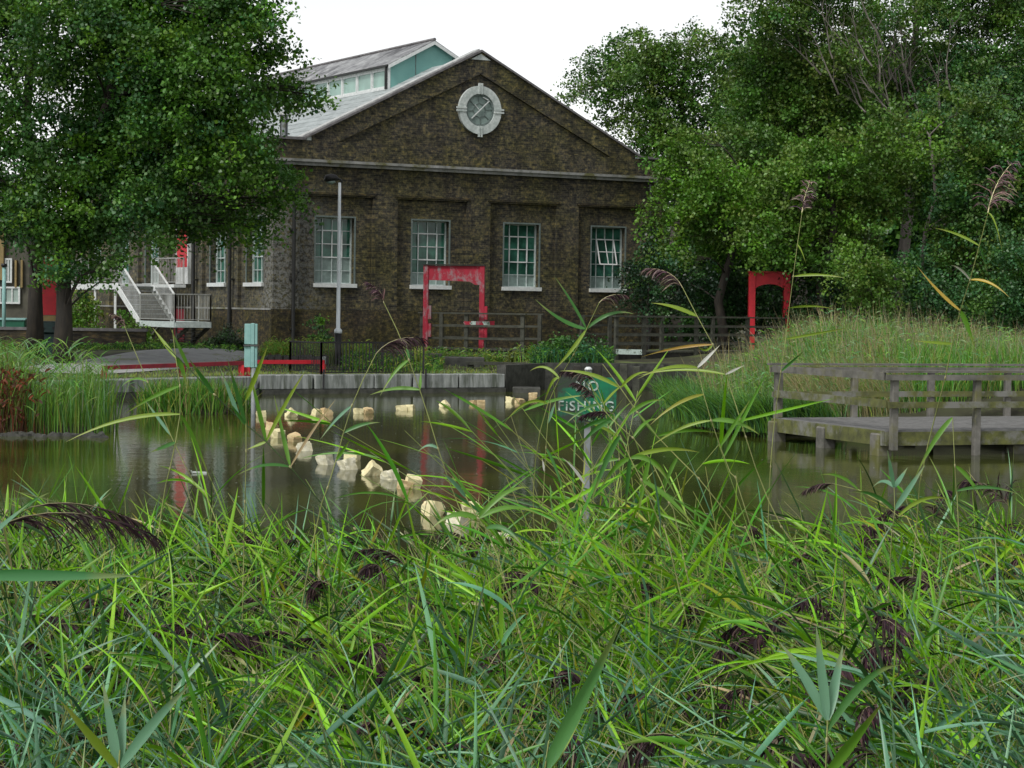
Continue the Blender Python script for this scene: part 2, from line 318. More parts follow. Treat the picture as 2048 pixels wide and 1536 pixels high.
wb = MB(); wb.add([(-40, 2, 0), (30, 2, 0), (30, 78, 0), (-40, 78, 0)], [(0, 1, 2, 3)]); tag(wb.build('water', M['water']), kind='structure')

# curved tarmac hump in the far bank
pv, pf = [], []
for i in range(26):
    for j in range(15):
        a = i / 25; yy = 57.8 + 12.5 * a; xc = -13.0 + 2.9 * math.sin(a * 1.6); xx = xc + (j / 14 - 0.5) * (3.0 + 0.5 * math.sin(a * 3))
        pv.append((xx, yy, hz(xx, yy) + 0.02 + 0.10 * math.sin(math.pi * j / 14) * sm(0.2, 0.9, a)))
for i in range(25):
    for j in range(14): pf.append((i * 15 + j, i * 15 + j + 1, (i + 1) * 15 + j + 1, (i + 1) * 15 + j))
pm = MB(); pm.add(pv, pf); tag(pm.build('path', M['tarmac'], smooth=True), kind='structure')

# ------------------------------------------------------------------ pump house
HW, LEN = 8.46, 24.0
house = thing('pump_house', B(0, 0, 0.9), 'long dark brick pump house with gabled front, round window and glazed roof lantern', 'building')
def FR(a, d, z): return B(a, d, z)                    # front wall: a along, d inwards
def SD(a, d, z): return B(-HW + d, a, z)              # left side wall
def lbox(mb, f, a0, a1, d0, d1, z0, z1):
    o = f(a0, d0, z0); return mb.frame_box(o, f(a1, d0, z0) - o, f(a0, d1, z0) - o, f(a0, d0, z1) - o)
def wallgrid(mb, f, A, Z, depth):
    na, nz = len(A) - 1, len(Z) - 1; D_ = [[depth((A[i] + A[i + 1]) / 2, (Z[j] + Z[j + 1]) / 2) for j in range(nz)] for i in range(na)]
    for i in range(na):
        for j in range(nz):
            d = D_[i][j]; mb.add([f(A[i], d, Z[j]), f(A[i + 1], d, Z[j]), f(A[i + 1], d, Z[j + 1]), f(A[i], d, Z[j + 1])], [(0, 1, 2, 3)])
            if i + 1 < na and D_[i + 1][j] != d:
                e = D_[i + 1][j]; mb.add([f(A[i + 1], d, Z[j]), f(A[i + 1], e, Z[j]), f(A[i + 1], e, Z[j + 1]), f(A[i + 1], d, Z[j + 1])], [(0, 1, 2, 3)])
            if j + 1 < nz and D_[i][j + 1] != d:
                e = D_[i][j + 1]; mb.add([f(A[i], d, Z[j + 1]), f(A[i + 1], d, Z[j + 1]), f(A[i + 1], e, Z[j + 1]), f(A[i], e, Z[j + 1])], [(0, 1, 2, 3)])
WC = (-5.94, -1.98, 1.98, 5.94); PH, WH, PD = 1.47, 0.79, 0.14
SC = (2.03, 5.68, 9.33, 12.98, 16.63, 20.28)
def fdepth(a, z):
    for c in WC:
        if abs(a - c) < WH and 3.30 < z < 5.75: return 0.52
        if abs(a - c) < PH and 2.35 < z < 6.5: return PD
    return 0.0
def sdepth(a, z):
    for c in SC:
        if abs(a - c) < 0.8 and 3.30 < z < 5.75 and c != SC[2]: return 0.52
        if abs(a - c) < 1.28 and 2.35 < z < 6.5: return PD
    return 0.0
wmb = MB()
A = sorted({-HW, HW} | {c + k for c in WC for k in (-PH, PH, -WH, WH)})
wallgrid(wmb, FR, A, [0.3, 2.35, 3.30, 5.75, 6.5, 7.7], fdepth)
A = sorted({0.0, LEN} | {c + k for c in SC for k in (-1.28, 1.28, -0.8, 0.8)})
wallgrid(wmb, SD, A, [0.3, 2.35, 3.30, 5.75, 6.5, 8.5], sdepth)
# gable with a sunken triangle
IX, IZ0, IZ1, RD = 5.9, 8.5, 11.37, 0.10
for poly in ([(-HW, 7.7), (HW, 7.7), (HW, 8.5), (IX, 8.5), (-IX, 8.5), (-HW, 8.5)], [(-7.35, 8.5), (-IX, 8.5), (0, IZ1), (0, 12.2)], [(7.35, 8.5), (0, 12.2), (0, IZ1), (IX, 8.5)]):
    wmb.add([FR(a, 0, z) for a, z in poly], [tuple(range(len(poly)))])
tri = [(-IX, IZ0), (IX, IZ0), (0, IZ1)]
wmb.add([FR(a, RD, z) for a, z in tri], [(0, 1, 2)])
for k in range(3):
    (a, z), (b, y) = tri[k], tri[(k + 1) % 3]; wmb.add([FR(a, 0, z), FR(b, 0, y), FR(b, RD, y), FR(a, RD, z)], [(0, 1, 2, 3)])
# back of gable, right wall, rear wall, parapet backs
wmb.add([FR(-7.35, 0.34, 8.3), FR(7.35, 0.34, 8.3), FR(0, 0.34, 12.2)], [(0, 2, 1)])
wmb.add([B(HW, 0, 0.3), B(HW, LEN, 0.3), B(HW, LEN, 8.5), B(HW, 0, 8.5)], [(0, 1, 2, 3)])
wmb.add([B(-HW, LEN, 0.3), B(HW, LEN, 0.3), B(HW, LEN, 8.5), B(0, LEN, 12.0), B(-HW, LEN, 8.5)], [(4, 3, 2, 1, 0)])
wmb.build('wall', M['brick'], house)
pm = MB(); lbox(pm, FR, -HW - 0.07, HW + 0.07, -0.07, -0.004, 0.3, 2.35); lbox(pm, SD, 0.0, LEN, -0.07, -0.004, 0.3, 2.31); pm.build('plinth', M['brick_dark'], house)
ps = MB(); lbox(ps, SD, 0.0, LEN, -0.09, 0.13, 2.315, 2.38); ps.build('plinth_ledge', M['stone'], house)
# cornice
cm = MB()
lbox(cm, FR, -HW - 0.16, HW + 0.16, -0.16, 0.02, 7.58, 7.70); lbox(cm, FR, -HW - 0.26, HW + 0.26, -0.26, 0.02, 7.703, 7.80)
lbox(cm, SD, 0.03, LEN, -0.16, 0.0, 7.58, 7.70); lbox(cm, SD, 0.03, LEN, -0.26, 0.0, 7.703, 7.80)
cm.build('cornice', M['stone'], house)
# brick hood lines over the panels
hm = MB()
for c in WC: lbox(hm, FR, c - PH - 0.12, c + PH + 0.12, -0.05, 0.0, 6.56, 6.63)
hm.build('string_course', M['brick_dark'], house)
# copings
def slopecop(mb, s0, z0, s1, z1, lift=0.0):
    d = np.array([s1 - s0, z1 - z0]); d = d / np.hypot(*d); n = np.array([-d[1], d[0]]); n = n if n[1] > 0 else -n
    q = [(s0, z0), (s1, z1), (s1, z1 + 0.085), (s0, z0 + 0.085)]
    mb.prism([FR(a, -0.09 + lift, z) for a, z in q], VV * 0.5)
c1 = MB(); slopecop(c1, -7.35, 8.5, 0.0, 12.2); slopecop(c1, 0.0, 12.2, 7.35, 8.5); c1.build('gable_coping', M['coping'], house)
c2 = MB()
q = [(-7.30, 8.615), (0, 12.288), (0, 12.335), (-7.30, 8.66)]; c2.prism([FR(a, 0.10, z) for a, z in q], VV * 0.5)
c2.build('lead_flashing', M['copingpale'], house)
for g_, a0_, a1_, d0_, d1_ in ((FR, -HW - 0.06, -7.2, -0.07, 0.4), (FR, 7.2, HW + 0.06, -0.07, 0.4), (SD, 0.41, LEN, -0.06, 0.36)):
    c3 = MB(); lbox(c3, g_, a0_, a1_, d0_, d1_, 8.503, 8.60); c3.build('parapet_coping', M['coping'], house)
for nm_, q in (('apex_stone', ((-0.42, 11.9), (0.42, 11.9), (0.0, 12.13))), ('kneeler_stone', ((7.05, 8.5), (7.5, 8.5), (7.05, 8.64))), ('kneeler_stone', ((-7.6, 8.5), (-7.0, 8.5), (-7.0, 8.64)))):
    c4 = MB(); c4.prism([FR(a, -0.015, z) for a, z in q], VV * 0.1); c4.build(nm_, M['whitestone'], house)
# round window
rw = MB(); cz, n = 10.0, 48
def ring(mb, r0_, r1_, d0, d1, n=48):
    vs = []
    for k in range(n):
        t_ = 2 * math.pi * k / n
        for r_, d_ in ((r0_, d1), (r0_, d0), (r1_, d0), (r1_, d1)): vs.append(FR(r_ * math.cos(t_), d_, cz + r_ * math.sin(t_)))
    fs = [(4 * k + j, 4 * ((k + 1) % n) + j, 4 * ((k + 1) % n) + j + 1, 4 * k + j + 1) for k in range(n) for j in range(3)]
    mb.add(vs, fs)
ring(rw, 0.62, 0.92, -0.02, 0.12)
for a, b in ((0, 1), (1, 0), (0, -1), (-1, 0)):
    for k in (-1, 1):
        w_, g = 0.07, 0.055 * k
        if a == 0: lbox(rw, FR, g - w_ / 2, g + w_ / 2, -0.05, 0.02, cz + b * 0.60 - (0 if b > 0 else 0.42), cz + b * 0.60 + (0.42 if b > 0 else 0))
        else: lbox(rw, FR, a * 0.60 - (0 if a > 0 else 0.42), a * 0.60 + (0.42 if a > 0 else 0), -0.05, 0.02, cz + g - w_ / 2, cz + g + w_ / 2)
ro = rw.build('round_window', M['whitestone'], house)
g_ = MB(); g_.add([FR(0.64 * math.cos(k * math.pi / 16), 0.075, cz + 0.64 * math.sin(k * math.pi / 16)) for k in range(32)], [tuple(range(32))]); g_.build('pane', M['blind'], ro)
g_ = MB(); ring(g_, 0.54, 0.615, 0.03, 0.09); ring(g_, 0.26, 0.29, 0.045, 0.09, 8)
for k in range(8):
    t_ = k * math.pi / 4 + 0.1; c_, s_ = math.cos(t_), math.sin(t_); g_.bar(FR(0.29 * c_, 0.06, cz + 0.29 * s_), FR(0.54 * c_, 0.06, cz + 0.54 * s_), 0.025, 0.025, VV)
g_.build('glazing_bars', M['surround'], ro)
g_ = MB(); g_.bar(FR(-0.36, 0.02, cz - 0.33), FR(0.40, 0.02, cz + 0.37), 0.035, 0.03, VV); g_.bar(FR(0.36, 0.02, cz + 0.4), FR(0.12, 0.02, cz + 0.5), 0.03, 0.03, VV); g_.bar(FR(-0.02, 0.02, cz), FR(-0.22, 0.02, cz + 0.2), 0.02, 0.02, VV)
g_.build('pivot_bar', M['white'], ro)

def window(f, c, h, z0, z1, d, cas='shut', cols=4, rows=5, pale=1):
    fr = MB(); w_ = 2 * h; bw_ = 0.032
    e = 0.05
    lbox(fr, f, c - h, c - h + e, d - 0.05, d + 0.03, z0, z1); lbox(fr, f, c + h - e, c + h, d - 0.05, d + 0.03, z0, z1)
    lbox(fr, f, c - h + e, c + h - e, d - 0.05, d + 0.03, z1 - e, z1); lbox(fr, f, c - h + e, c + h - e, d - 0.05, d + 0.03, z0, z0 + e)
    for k in range(1, cols):
        x = c - h + w_ * k / cols
        if cas == 'open' and k in (1, 2, 3):
            zc0, zc1 = z0 + (z1 - z0) * 2 / rows, z0 + (z1 - z0) * 4 / rows
            if k == 2: lbox(fr, f, x - bw_ / 2, x + bw_ / 2, d - 0.03, d + 0.01, z0 + e, zc0); lbox(fr, f, x - bw_ / 2, x + bw_ / 2, d - 0.03, d + 0.01, zc1, z1 - e); continue
        lbox(fr, f, x - bw_ / 2, x + bw_ / 2, d - 0.03, d + 0.01, z0 + e, z1 - e)
    for k in range(1, rows):
        z = z0 + (z1 - z0) * k / rows
        if cas == 'open' and k == 3: lbox(fr, f, c - h + e, c - h + w_ / 4, d - 0.027, d + 0.007, z - 0.014, z + 0.014); lbox(fr, f, c + h - w_ / 4, c + h - e, d - 0.027, d + 0.007, z - 0.014, z + 0.014); continue
        lbox(fr, f, c - h + e, c + h - e, d - 0.027, d + 0.007, z - 0.014, z + 0.014)
    o = fr.build('window', M['frame'], house)
    p_ = MB(); lbox(p_, f, c - h + 0.01, c + h - 0.01, d + 0.012, d + 0.028, z0 + (z1 - z0) * pale / rows, z1 - 0.01); p_.build('pane', M['glass'], o)
    if pale:
        p_ = MB(); lbox(p_, f, c - h + 0.01, c + h - 0.01, d + 0.010, d + 0.028, z0 + 0.01, z0 + (z1 - z0) * pale / rows - 0.002); p_.build('frosted_pane', M['blind'], o)
    cf = MB(); za, zb = z0 + (z1 - z0) * 2 / rows, z0 + (z1 - z0) * 4 / rows; xa, xb = c - w_ / 4, c + w_ / 4
    tilt = 0.30 if cas == 'open' else 0.0
    def CF(x, dz, z, o_=0): return f(x, d - 0.045 - tilt * (zb - z) / (zb - za) + dz, z)
    t_ = 0.045
    for x in (xa, c, xb):
        q = t_ if x != c else 0.025; cf.prism([CF(x - q / 2, 0, za), CF(x + q / 2, 0, za), CF(x + q / 2, 0, zb), CF(x - q / 2, 0, zb)], f(0, 0.03, 0) - f(0, 0, 0))
    for z in (za, (za + zb) / 2, zb):
        q = t_ if z in (za, zb) else 0.025; cf.prism([CF(xa, -0.002, z - q / 2), CF(xb, -0.002, z - q / 2), CF(xb, -0.002, z + q / 2), CF(xa, -0.002, z + q / 2)], f(0, 0.034, 0) - f(0, 0, 0))
    cf.build('casement', M['white'] if f is FR else M['frame'], o)
    s_ = MB(); lbox(s_, f, c - h - 0.08, c + h + 0.08, PD - 0.10, d - 0.051, z0 - 0.13, z0 + 0.012); s_.build('sill', M['white'], o)
    r_ = MB(); k = 0.045
    lbox(r_, f, c - h - k, c - h + 0.012, PD - 0.012, PD + 0.02, z0 + 0.013, z1 + k); lbox(r_, f, c + h - 0.012, c + h + k, PD - 0.012, PD + 0.02, z0 + 0.013, z1 + k); lbox(r_, f, c - h + 0.012, c + h - 0.012, PD - 0.012, PD + 0.02, z1 - 0.012, z1 + k)
    r_.build('surround', M['surround'], o)
    return o
for i, c in enumerate(WC): window(FR, c, WH, 3.30, 5.75, 0.44, 'open' if i == 3 else 'shut', pale=(2, 1, 1, 1)[i])
for i, c in enumerate(SC):
    if i != 2: window(SD, c, 0.8, 3.30, 5.75, 0.44, pale=0)
# red upper and lower doors on the side wall
d1 = MB(); lbox(d1, SD, 8.55, 9.75, 0.02, 0.13, 3.95, 5.7); do = d1.build('door', M['red'], house); do['label'] = 'bright red upper door at the top of the steel staircase'
d2 = MB(); lbox(d2, SD, 8.55, 9.75, 0.015, 0.13, 3.28, 3.945); d2.build('lower_panel', M['white'], do)
d3 = MB()
for a in (8.47, 9.75): lbox(d3, SD, a, a + 0.08, -0.01, 0.13, 3.28, 5.78)
lbox(d3, SD, 8.55, 9.75, -0.01, 0.13, 5.70, 5.78); d3.build('door_frame', M['white'], do)
d2 = MB(); lbox(d2, SD, 8.6, 9.7, -0.10, -0.075, 1.0, 2.28); q = d2.build('door', M['reddull'], house); q['label'] = 'dull dark red lower door behind the staircase'
h_ = MB(); lbox(h_, SD, 8.72, 8.78, -0.13, -0.101, 1.6, 1.75); h_.build('handle', M['steel'], q)
# rain water pipes
for (f, a) in ((FR, -7.72), (SD, 3.7), (SD, 7.45), (FR, 7.72)):
    pp = MB(); pp.tube([f(a, -0.17, 0.9), f(a, -0.17, 7.2), f(a, -0.10, 7.5)], 0.07, 8)
    for z in (1.6, 3.4, 5.2, 6.9): lbox(pp, f, a - 0.11, a + 0.11, -0.20, -0.071 if z < 2.4 else 0.0, z, z + 0.07)
    pp.build('drainpipe', M['pipe'], house)
# main roof
rf = MB()
RZ = lambda s: 12.0 - 0.515 * abs(s)
for k in (-1, 1):
    a = (0, 8.12) if k > 0 else (-8.12, 0)
    rf.prism([B(a[0], 0.36, RZ(a[0])), B(a[1], 0.36, RZ(a[1])), B(a[1], 0.36, RZ(a[1]) - 0.12), B(a[0], 0.36, RZ(a[0]) - 0.12)], VV * (LEN - 0.36))
ro_ = rf.build('roof', M['roof'], house)
# standing rolls on the left slope
rr_ = MB()
for k in range(1, 16):
    z_ = 0.515 * k * 0.5; s_ = -k * 0.5; rr_.bar(B(s_, 0.4, 12.0 - z_ + 0.01), B(s_, LEN - 0.1, 12.0 - z_ + 0.01), 0.03, 0.03)
rr_.build('roof_laps', M['roof'], ro_)
# roof lantern
LH, L0, L1, LZB, LZE, LZR = 1.88, 4.0, 20.6, 11.02, 11.98, 12.98
lan = MB()
lan.prism([B(a, L0, z) for a, z in ((-LH + 0.035, 10.9), (LH - 0.035, 10.9), (LH - 0.035, LZE), (0, LZR - 0.04), (-LH + 0.035, LZE))], VV * (L1 - L0))
lo_ = lan.build('roof_lantern', M['teal'], house)
l2 = MB()
for a in (-0.75, 0.9):
    l2 = MB(); lbox(l2, lambda s, d, z: B(s, L0 + d, z), a, a + 0.03, -0.02, 0.0, 11.05, min(LZE - 0.05 + (LH - abs(a)) * 0.5, 12.8)); l2.build('cover_strip', M['surround'], lo_)
l2 = MB()
SL = (LZR - LZE) / LH
for k in (-1, 1):
    e = k * 2.02; ze = LZE - SL * 0.14
    l2.prism([B(0, L0 - 0.18, LZR), B(e, L0 - 0.18, ze), B(e, L0 - 0.18, ze + 0.07), B(0, L0 - 0.18, LZR + 0.07)], VV * (L1 - L0 + 0.4))
l2.build('lantern_roof', M['slate'], lo_)
l2 = MB()
for k in (-1, 1):
    e = k * 2.02; ze = LZE - SL * 0.14
    l2.prism([B(0, L0 - 0.23, LZR - 0.11), B(e, L0 - 0.23, ze - 0.11), B(e, L0 - 0.23, ze + 0.02), B(0, L0 - 0.23, LZR + 0.02)], VV * 0.045)
l2.build('bargeboard', M['white'], lo_)
l2 = MB(); l2.tube([B(0, L0 - 0.2, LZR + 0.09), B(0, L1 + 0.2, LZR + 0.09)], 0.07, 6); l2.build('ridge_cap', M['coping'], lo_)
for k in (-1, 1): l2 = MB(); lbox(l2, lambda s, d, z: B(k * (LH + s), L0 + d, z), -0.03, 0.07, -0.02, 0.09, 10.95, LZE - 0.1); l2.build('corner_post', M['white'], lo_)
np_ = 12; stp = (L1 - L0) / np_
LS = lambda a, d, z: B(-LH + d, a, z)
RS = lambda a, d, z: B(LH - d, a, z)
for f in (LS, RS):
    l2 = MB(); lbox(l2, f, L0 + 0.08, L1, -0.10, 0.0, 10.93, LZB + 0.06); lbox(l2, f, L0 + 0.08, L1, -0.06, 0.0, LZE - 0.16, LZE - 0.02); l2.build('lantern_rail', M['white'], lo_)
    for k in range(np_):
        l2 = MB(); a, b = L0 + 0.09 + k * stp, L0 + 0.09 + (k + 1) * stp - 0.02
        lbox(l2, f, a, a + 0.09, -0.06, 0.03, LZB + 0.062, LZE - 0.162); lbox(l2, f, b - 0.05, b, -0.045, 0.03, LZB + 0.062, LZE - 0.162)
        
        lbox(l2, f, a + 0.09, b - 0.05, -0.045, 0.03, LZB + 0.062, LZB + 0.13); lbox(l2, f, a + 0.09, b - 0.05, -0.045, 0.03, LZE - 0.22, LZE - 0.162); l2.build('lantern_window', M['white'], lo_)
    l2 = MB(); lbox(l2, f, L0 + 0.085, L1, 0.012, 0.03, LZB, LZE - 0.05); l2.build('lantern_glass', M['glasslight'], lo_)
    l2 = MB(); lbox(l2, f, L0 - 0.15, L1 + 0.1, -0.20, -0.10, LZE - 0.10, LZE - 0.03); lbox(l2, f, L0 - 0.02, L0 + 0.06, -0.19, -0.11, 11.0, LZE - 0.101); l2.build('gutter', M['pipe'], lo_)
# steel flue behind the left parapet
vt = MB(); c_ = B(-7.32, 1.75, 0)
vt.tube([c_ + [0, 0, 8.1], c_ + [0, 0, 9.52]], 0.15, 14); vf = vt.build('flue', M['steel'], house, smooth=False)
vt = MB(); vt.tube([c_ + [0, 0, 9.52], c_ + [0, 0, 9.60], c_ + [0, 0, 9.66]], [0.22, 0.23, 0.12], 14); vt.build('flue_cap', M['white'], vf)
vt = MB()
for k in (0.9, 2.3, 4.2): vt.tube([c_ + [0.155 * math.cos(-k), 0.155 * math.sin(-k), 8.2], c_ + [0.155 * math.cos(-k), 0.155 * math.sin(-k), 9.5]], 0.022, 5)
vt.build('flue_strap', M['iron'], vf)

# ------------------------------------------------------------------ steel staircase
st = thing('steel_staircase', B(-10.2, 4, 0.95), 'pale steel outdoor staircase with railed landings beside the red doors', 'staircase')
SS = lambda a, d, z: B(-10.6 + d, a, z)
ZL, ZU, ZG = 1.80, 3.25, 0.95
def railing(name, f, pts, closed_bars=True, h=1.05, step=0.115):
    """pts: list of (a, d, z) floor points; posts, top rail, bottom rail, bars"""
    mb = MB()
    for (p, q) in zip(pts[:-1], pts[1:]):
        P_, Q_ = f(*p), f(*q); up = np.array([0, 0, 1.0]); L = np.linalg.norm((Q_ - P_)[:2]); k = max(1, int(L / step))
        mb.bar(P_ + up * h, Q_ + up * h, 0.05, 0.045); mb.bar(P_ + up * 0.1, Q_ + up * 0.1, 0.03, 0.03)
        for i in range(k + 1):
            x = P_ + (Q_ - P_) * i / k; mb.bar(x + up * (0.0 if i in (0, k) else 0.1), x + up * h, 0.045 if i in (0, k) else 0.016, 0.045 if i in (0, k) else 0.016, (1, 0, 0))
    return mb.build(name, M['railing'], st)
lm = MB(); lbox(lm, SS, 4.15, 8.0, 0, 1.4, ZL - 0.05, ZL); lbox(lm, SS, 4.15, 8.0, -0.05, 0, ZL - 0.2, ZL + 0.02); lbox(lm, SS, 4.15, 8.0, 1.4, 1.45, ZL - 0.2, ZL + 0.02); lbox(lm, SS, 4.10, 4.15, 0, 1.4, ZL - 0.2, ZL + 0.02)
lm.build('landing', M['frame'], st)
lm = MB(); lbox(lm, SS, 10.7, 17.2, 0, 1.95, ZU - 0.05, ZU); lbox(lm, SS, 10.7, 17.2, -0.05, 0, ZU - 0.22, ZU + 0.02); lbox(lm, SS, 10.65, 10.7, 0.2, 1.95, ZU - 0.2, ZU + 0.02); lbox(lm, SS, 8.2, 10.7, 1.46, 1.95, ZU - 0.12, ZU)
lm.build('upper_deck', M['white'], st)
lm = MB()
for d in (-0.05, 1.40): lm.prism([SS(8.0, d, ZL - 0.22), SS(10.7, d, ZU - 0.24), SS(10.7, d, ZU + 0.04), SS(8.0, d, ZL + 0.06)], SS(0, 0.06, 0) - SS(0, 0, 0))
lm.build('stringer', M['white'], st)
for k in range(8):
    tm = MB(); a = 8.0 + 2.7 * k / 8; z = ZL + (ZU - ZL) * (k + 0.6) / 8; lbox(tm, SS, a, a + 0.3, 0.01, 1.39, z - 0.03, z); tm.build('tread', M['steel'], st)
lm = MB()
for d in (0.55, 1.35): lm.prism([SS(6.4, d, ZG - 0.2), SS(4.2, d, ZL - 0.24), SS(4.2, d, ZL - 0.06), SS(6.4, d, ZG)], SS(0, 0.04, 0) - SS(0, 0, 0))
lm.build('stringer', M['railtimber'], st)
for k in range(7):
    tm = MB(); a = 6.3 - 2.0 * k / 7; z = ZG + (ZL - ZG) * (k + 0.4) / 7; lbox(tm, SS, a - 0.3, a, 0.5, 1.4, z - 0.035, z); tm.build('tread', M['steel'], st)
railing('railing', SS, [(8.0, 0, ZL), (4.15, 0, ZL), (4.15, 1.4, ZL), (5.4, 1.4, ZL)])
railing('railing', SS, [(10.7, 0, ZU), (17.2, 0, ZU)])
railing('railing', SS, [(8.3, 1.9, ZU), (10.6, 1.46, ZU)])
hr = MB()
for d in (0.0, 1.4):
    hr.bar(SS(8.0, d, ZL + 1.05), SS(10.7, d, ZU + 1.05), 0.06, 0.05)
    for k in range(20):
        a = 8.0 + 2.7 * k / 20; z = ZL + (ZU - ZL) * k / 20; hr.bar(SS(a, d, z), SS(a, d, z + 1.05), 0.016, 0.016, (1, 0, 0))
hr.build('handrail', M['white'], st)
for a in (11.0, 13.5, 16.9):
    pm = MB(); pm.bar(SS(a, 0.03, 0.8), SS(a, 0.03, ZU - 0.2), 0.09, 0.09, (1, 0, 0)); pm.build('post', M['white'], st)
pm = MB(); pm.bar(SS(4.3, 0.1, 0.8), SS(4.3, 0.1, ZL - 0.2), 0.07, 0.07, (1, 0, 0)); pm.bar(SS(7.6, 0.0, 0.8), SS(5.9, 0.0, ZL - 0.2), 0.09, 0.09, (1, 0, 0)); pm.build('brace', M['railtimber'], st)

# ------------------------------------------------------------------ street lamp
L = np.array([-5.49, 66.0, hz(-5.49, 66.0)])
lp = thing('street_lamp', L, 'tall pale grey street lamp with small dark hooded head', 'street lamp')
q = MB(); q.tube([L + [0, 0, -0.1], L + [0, 0, 1.66 - L[2]]], 0.11, 12); q.build('base', M['iron'], lp, True)
q = MB(); q.tube([[L[0], L[1], 1.64], [L[0], L[1], 1.74], [L[0], L[1], 1.80], [L[0], L[1], 3.6], [L[0], L[1], 6.36]], [0.125, 0.125, 0.065, 0.058, 0.045], 12); q.build('pole', M['lamppost'], lp, True)
q = MB(); T = np.array([L[0], L[1], 6.36])
q.tube([T + [0.09, 0, 0.0], T + [0.02, 0, 0.1], T + [-0.12, 0, 0.13]], [0.03, 0.035, 0.03], 8); q.build('bracket', M['iron'], lp, True)
q = MB(); q.tube([T + [-0.05, 0, 0.11], T + [-0.13, 0, 0.14], T + [-0.26, 0, 0.15], T + [-0.40, 0, 0.12], T + [-0.49, 0, 0.06]], [0.05, 0.10, 0.13, 0.12, 0.03], 12); hd = q.build('lamp_head', M['iron'], lp, True)
q = MB(); q.tube([T + [-0.14, 0, 0.045], T + [-0.27, 0, 0.02], T + [-0.42, 0, 0.03]], [0.05, 0.085, 0.04], 10); q.build('lens', M['blind'], hd, True)

# ------------------------------------------------------------------ quay wall (one thing; each big coping block a part)
def along(a, b, t): return np.array(a) + (np.array(b) - np.array(a)) * t
QA, QB, QC = np.array([-10.6, 54.36, 0]), np.array([-7.05, 58.68, 0]), np.array([-0.21, 62.5, 0])
qw = thing('quay_wall', (QB[0], QB[1], 0), 'stained grey concrete quay wall along the far edge of the pond', 'quay')
def wallseg(mb, p, q, thick, z0, z1, lift=0.0):
    d = (q - p) / np.linalg.norm(q - p); n = np.array([-d[1], d[0], 0]); mb.frame_box(p - n * lift + [0, 0, z0], q - p, n * (thick + lift), (0, 0, z1 - z0))
cuts = [0, 0.21, 0.23, 0.44, 0.455, 0.62, 0.64, 0.80, 0.815, 1.0]
for a, b in ((0, 0.205), (0.213, 0.45), (0.454, 0.605), (0.613, 0.80), (0.806, 1.0)):
    mb = MB(); wallseg(mb, along(QB, QC, a), along(QB, QC, b), 0.7, 0.13, 0.54); mb.build('coping_block', M['concrete'], qw, bevel=0.02)
for a, b in ((-0.6, -0.02), (-0.015, 0.5), (0.505, 0.985)):
    mb = MB(); wallseg(mb, along(QA, QB, a), along(QA, QB, b), 0.7, 0.15, 0.50); mb.build('coping_block', M['concrete'], qw, bevel=0.02)
mb = MB(); wallseg(mb, QB + [0.05, 0.03, 0], QC, 0.6, -0.9, 0.125, 0.07); mb.build('footing', M['wetstone'], qw)
mb = MB(); wallseg(mb, along(QA, QB, -0.6), QB - [0.03, 0.02, 0], 0.6, -0.9, 0.145, 0.02); mb.build('footing', M['wetstone'], qw)
mb = MB(); p = on(1020, 779, 0.17); q = p + DV * 0.8; wallseg(mb, p, q, 0.4, -0.3, 0.0 - p[2] + 0.17 if False else 0.0); mb = MB(); mb.box(0.02, 0.85, 62.0, 62.9, -0.5, 0.16); mb.build('landing_step', M['wetstone'], qw, bevel=0.02)
rt = thing('retaining_wall', (2.5, 65, 0), 'dark wet timber and stone retaining wall under the footbridge', 'retaining wall')
pts = [np.array(p) for p in ((-0.21, 62.75, 0.0), (1.0, 65.2, 0), (4.9, 66.2, 0), (5.5, 60, 0), (4.9, 54.5, 0))]
for p, q, z in zip(pts[:-1], pts[1:], (0.80, 0.82, 0.80, 0.62)):
    mb = MB(); d = (q - p) / np.linalg.norm(q - p); n = np.array([-d[1], d[0], 0]); mb.frame_box(p - n * 0.02 + [0, 0, -0.9], q - p, n * 0.3, (0, 0, z + 0.9)); mb.build('wall_panel', M['wetstone'], rt)
for x, y, z in ((1.9, 64.9, 0.75), (2.55, 65.1, 0.78), (3.35, 65.2, 0.8), (3.75, 65.3, 0.74), (4.5, 65.5, 0.8)):
    mb = MB(); mb.box(x, x + 0.24, y, y + 0.2, -0.8, z); mb.build('post', M['railtimber'] if x > 3 else M['darktimber'], rt, bevel=0.02)

# ------------------------------------------------------------------ low red knee rails
def kneerail(p0, p1, posts, label, m):
    k = thing('knee_rail', (p0[0], p0[1], 0.5), label, 'rail', 'low red rails on the far bank')
    mb = MB(); mb.bar(np.array(p0) + [0, 0, 0.03], np.array(p1) + [0, 0, 0.03], 0.12, 0.11); mb.build('rail', m, k)
    for t_ in posts:
        p = along(p0, p1, t_); mb = MB(); mb.bar([p[0], p[1], 0.4], [p[0], p[1], p[2] - 0.03], 0.16, 0.16, (1, 0, 0)); mb.build('post', M['red'] if t_ > 0.95 else m, k)
kneerail(at(206, 738, 55.6), at(487, 728, 59.3), (0.01, 0.55, 0.985), 'longer low red rail left of the teal post, one end against the reeds', M['reddull'])
kneerail(at(490, 726, 59.4), at(648, 726, 60.6), (0.03, 0.985), 'shorter low red rail between the teal post and the black railings', M['red'])

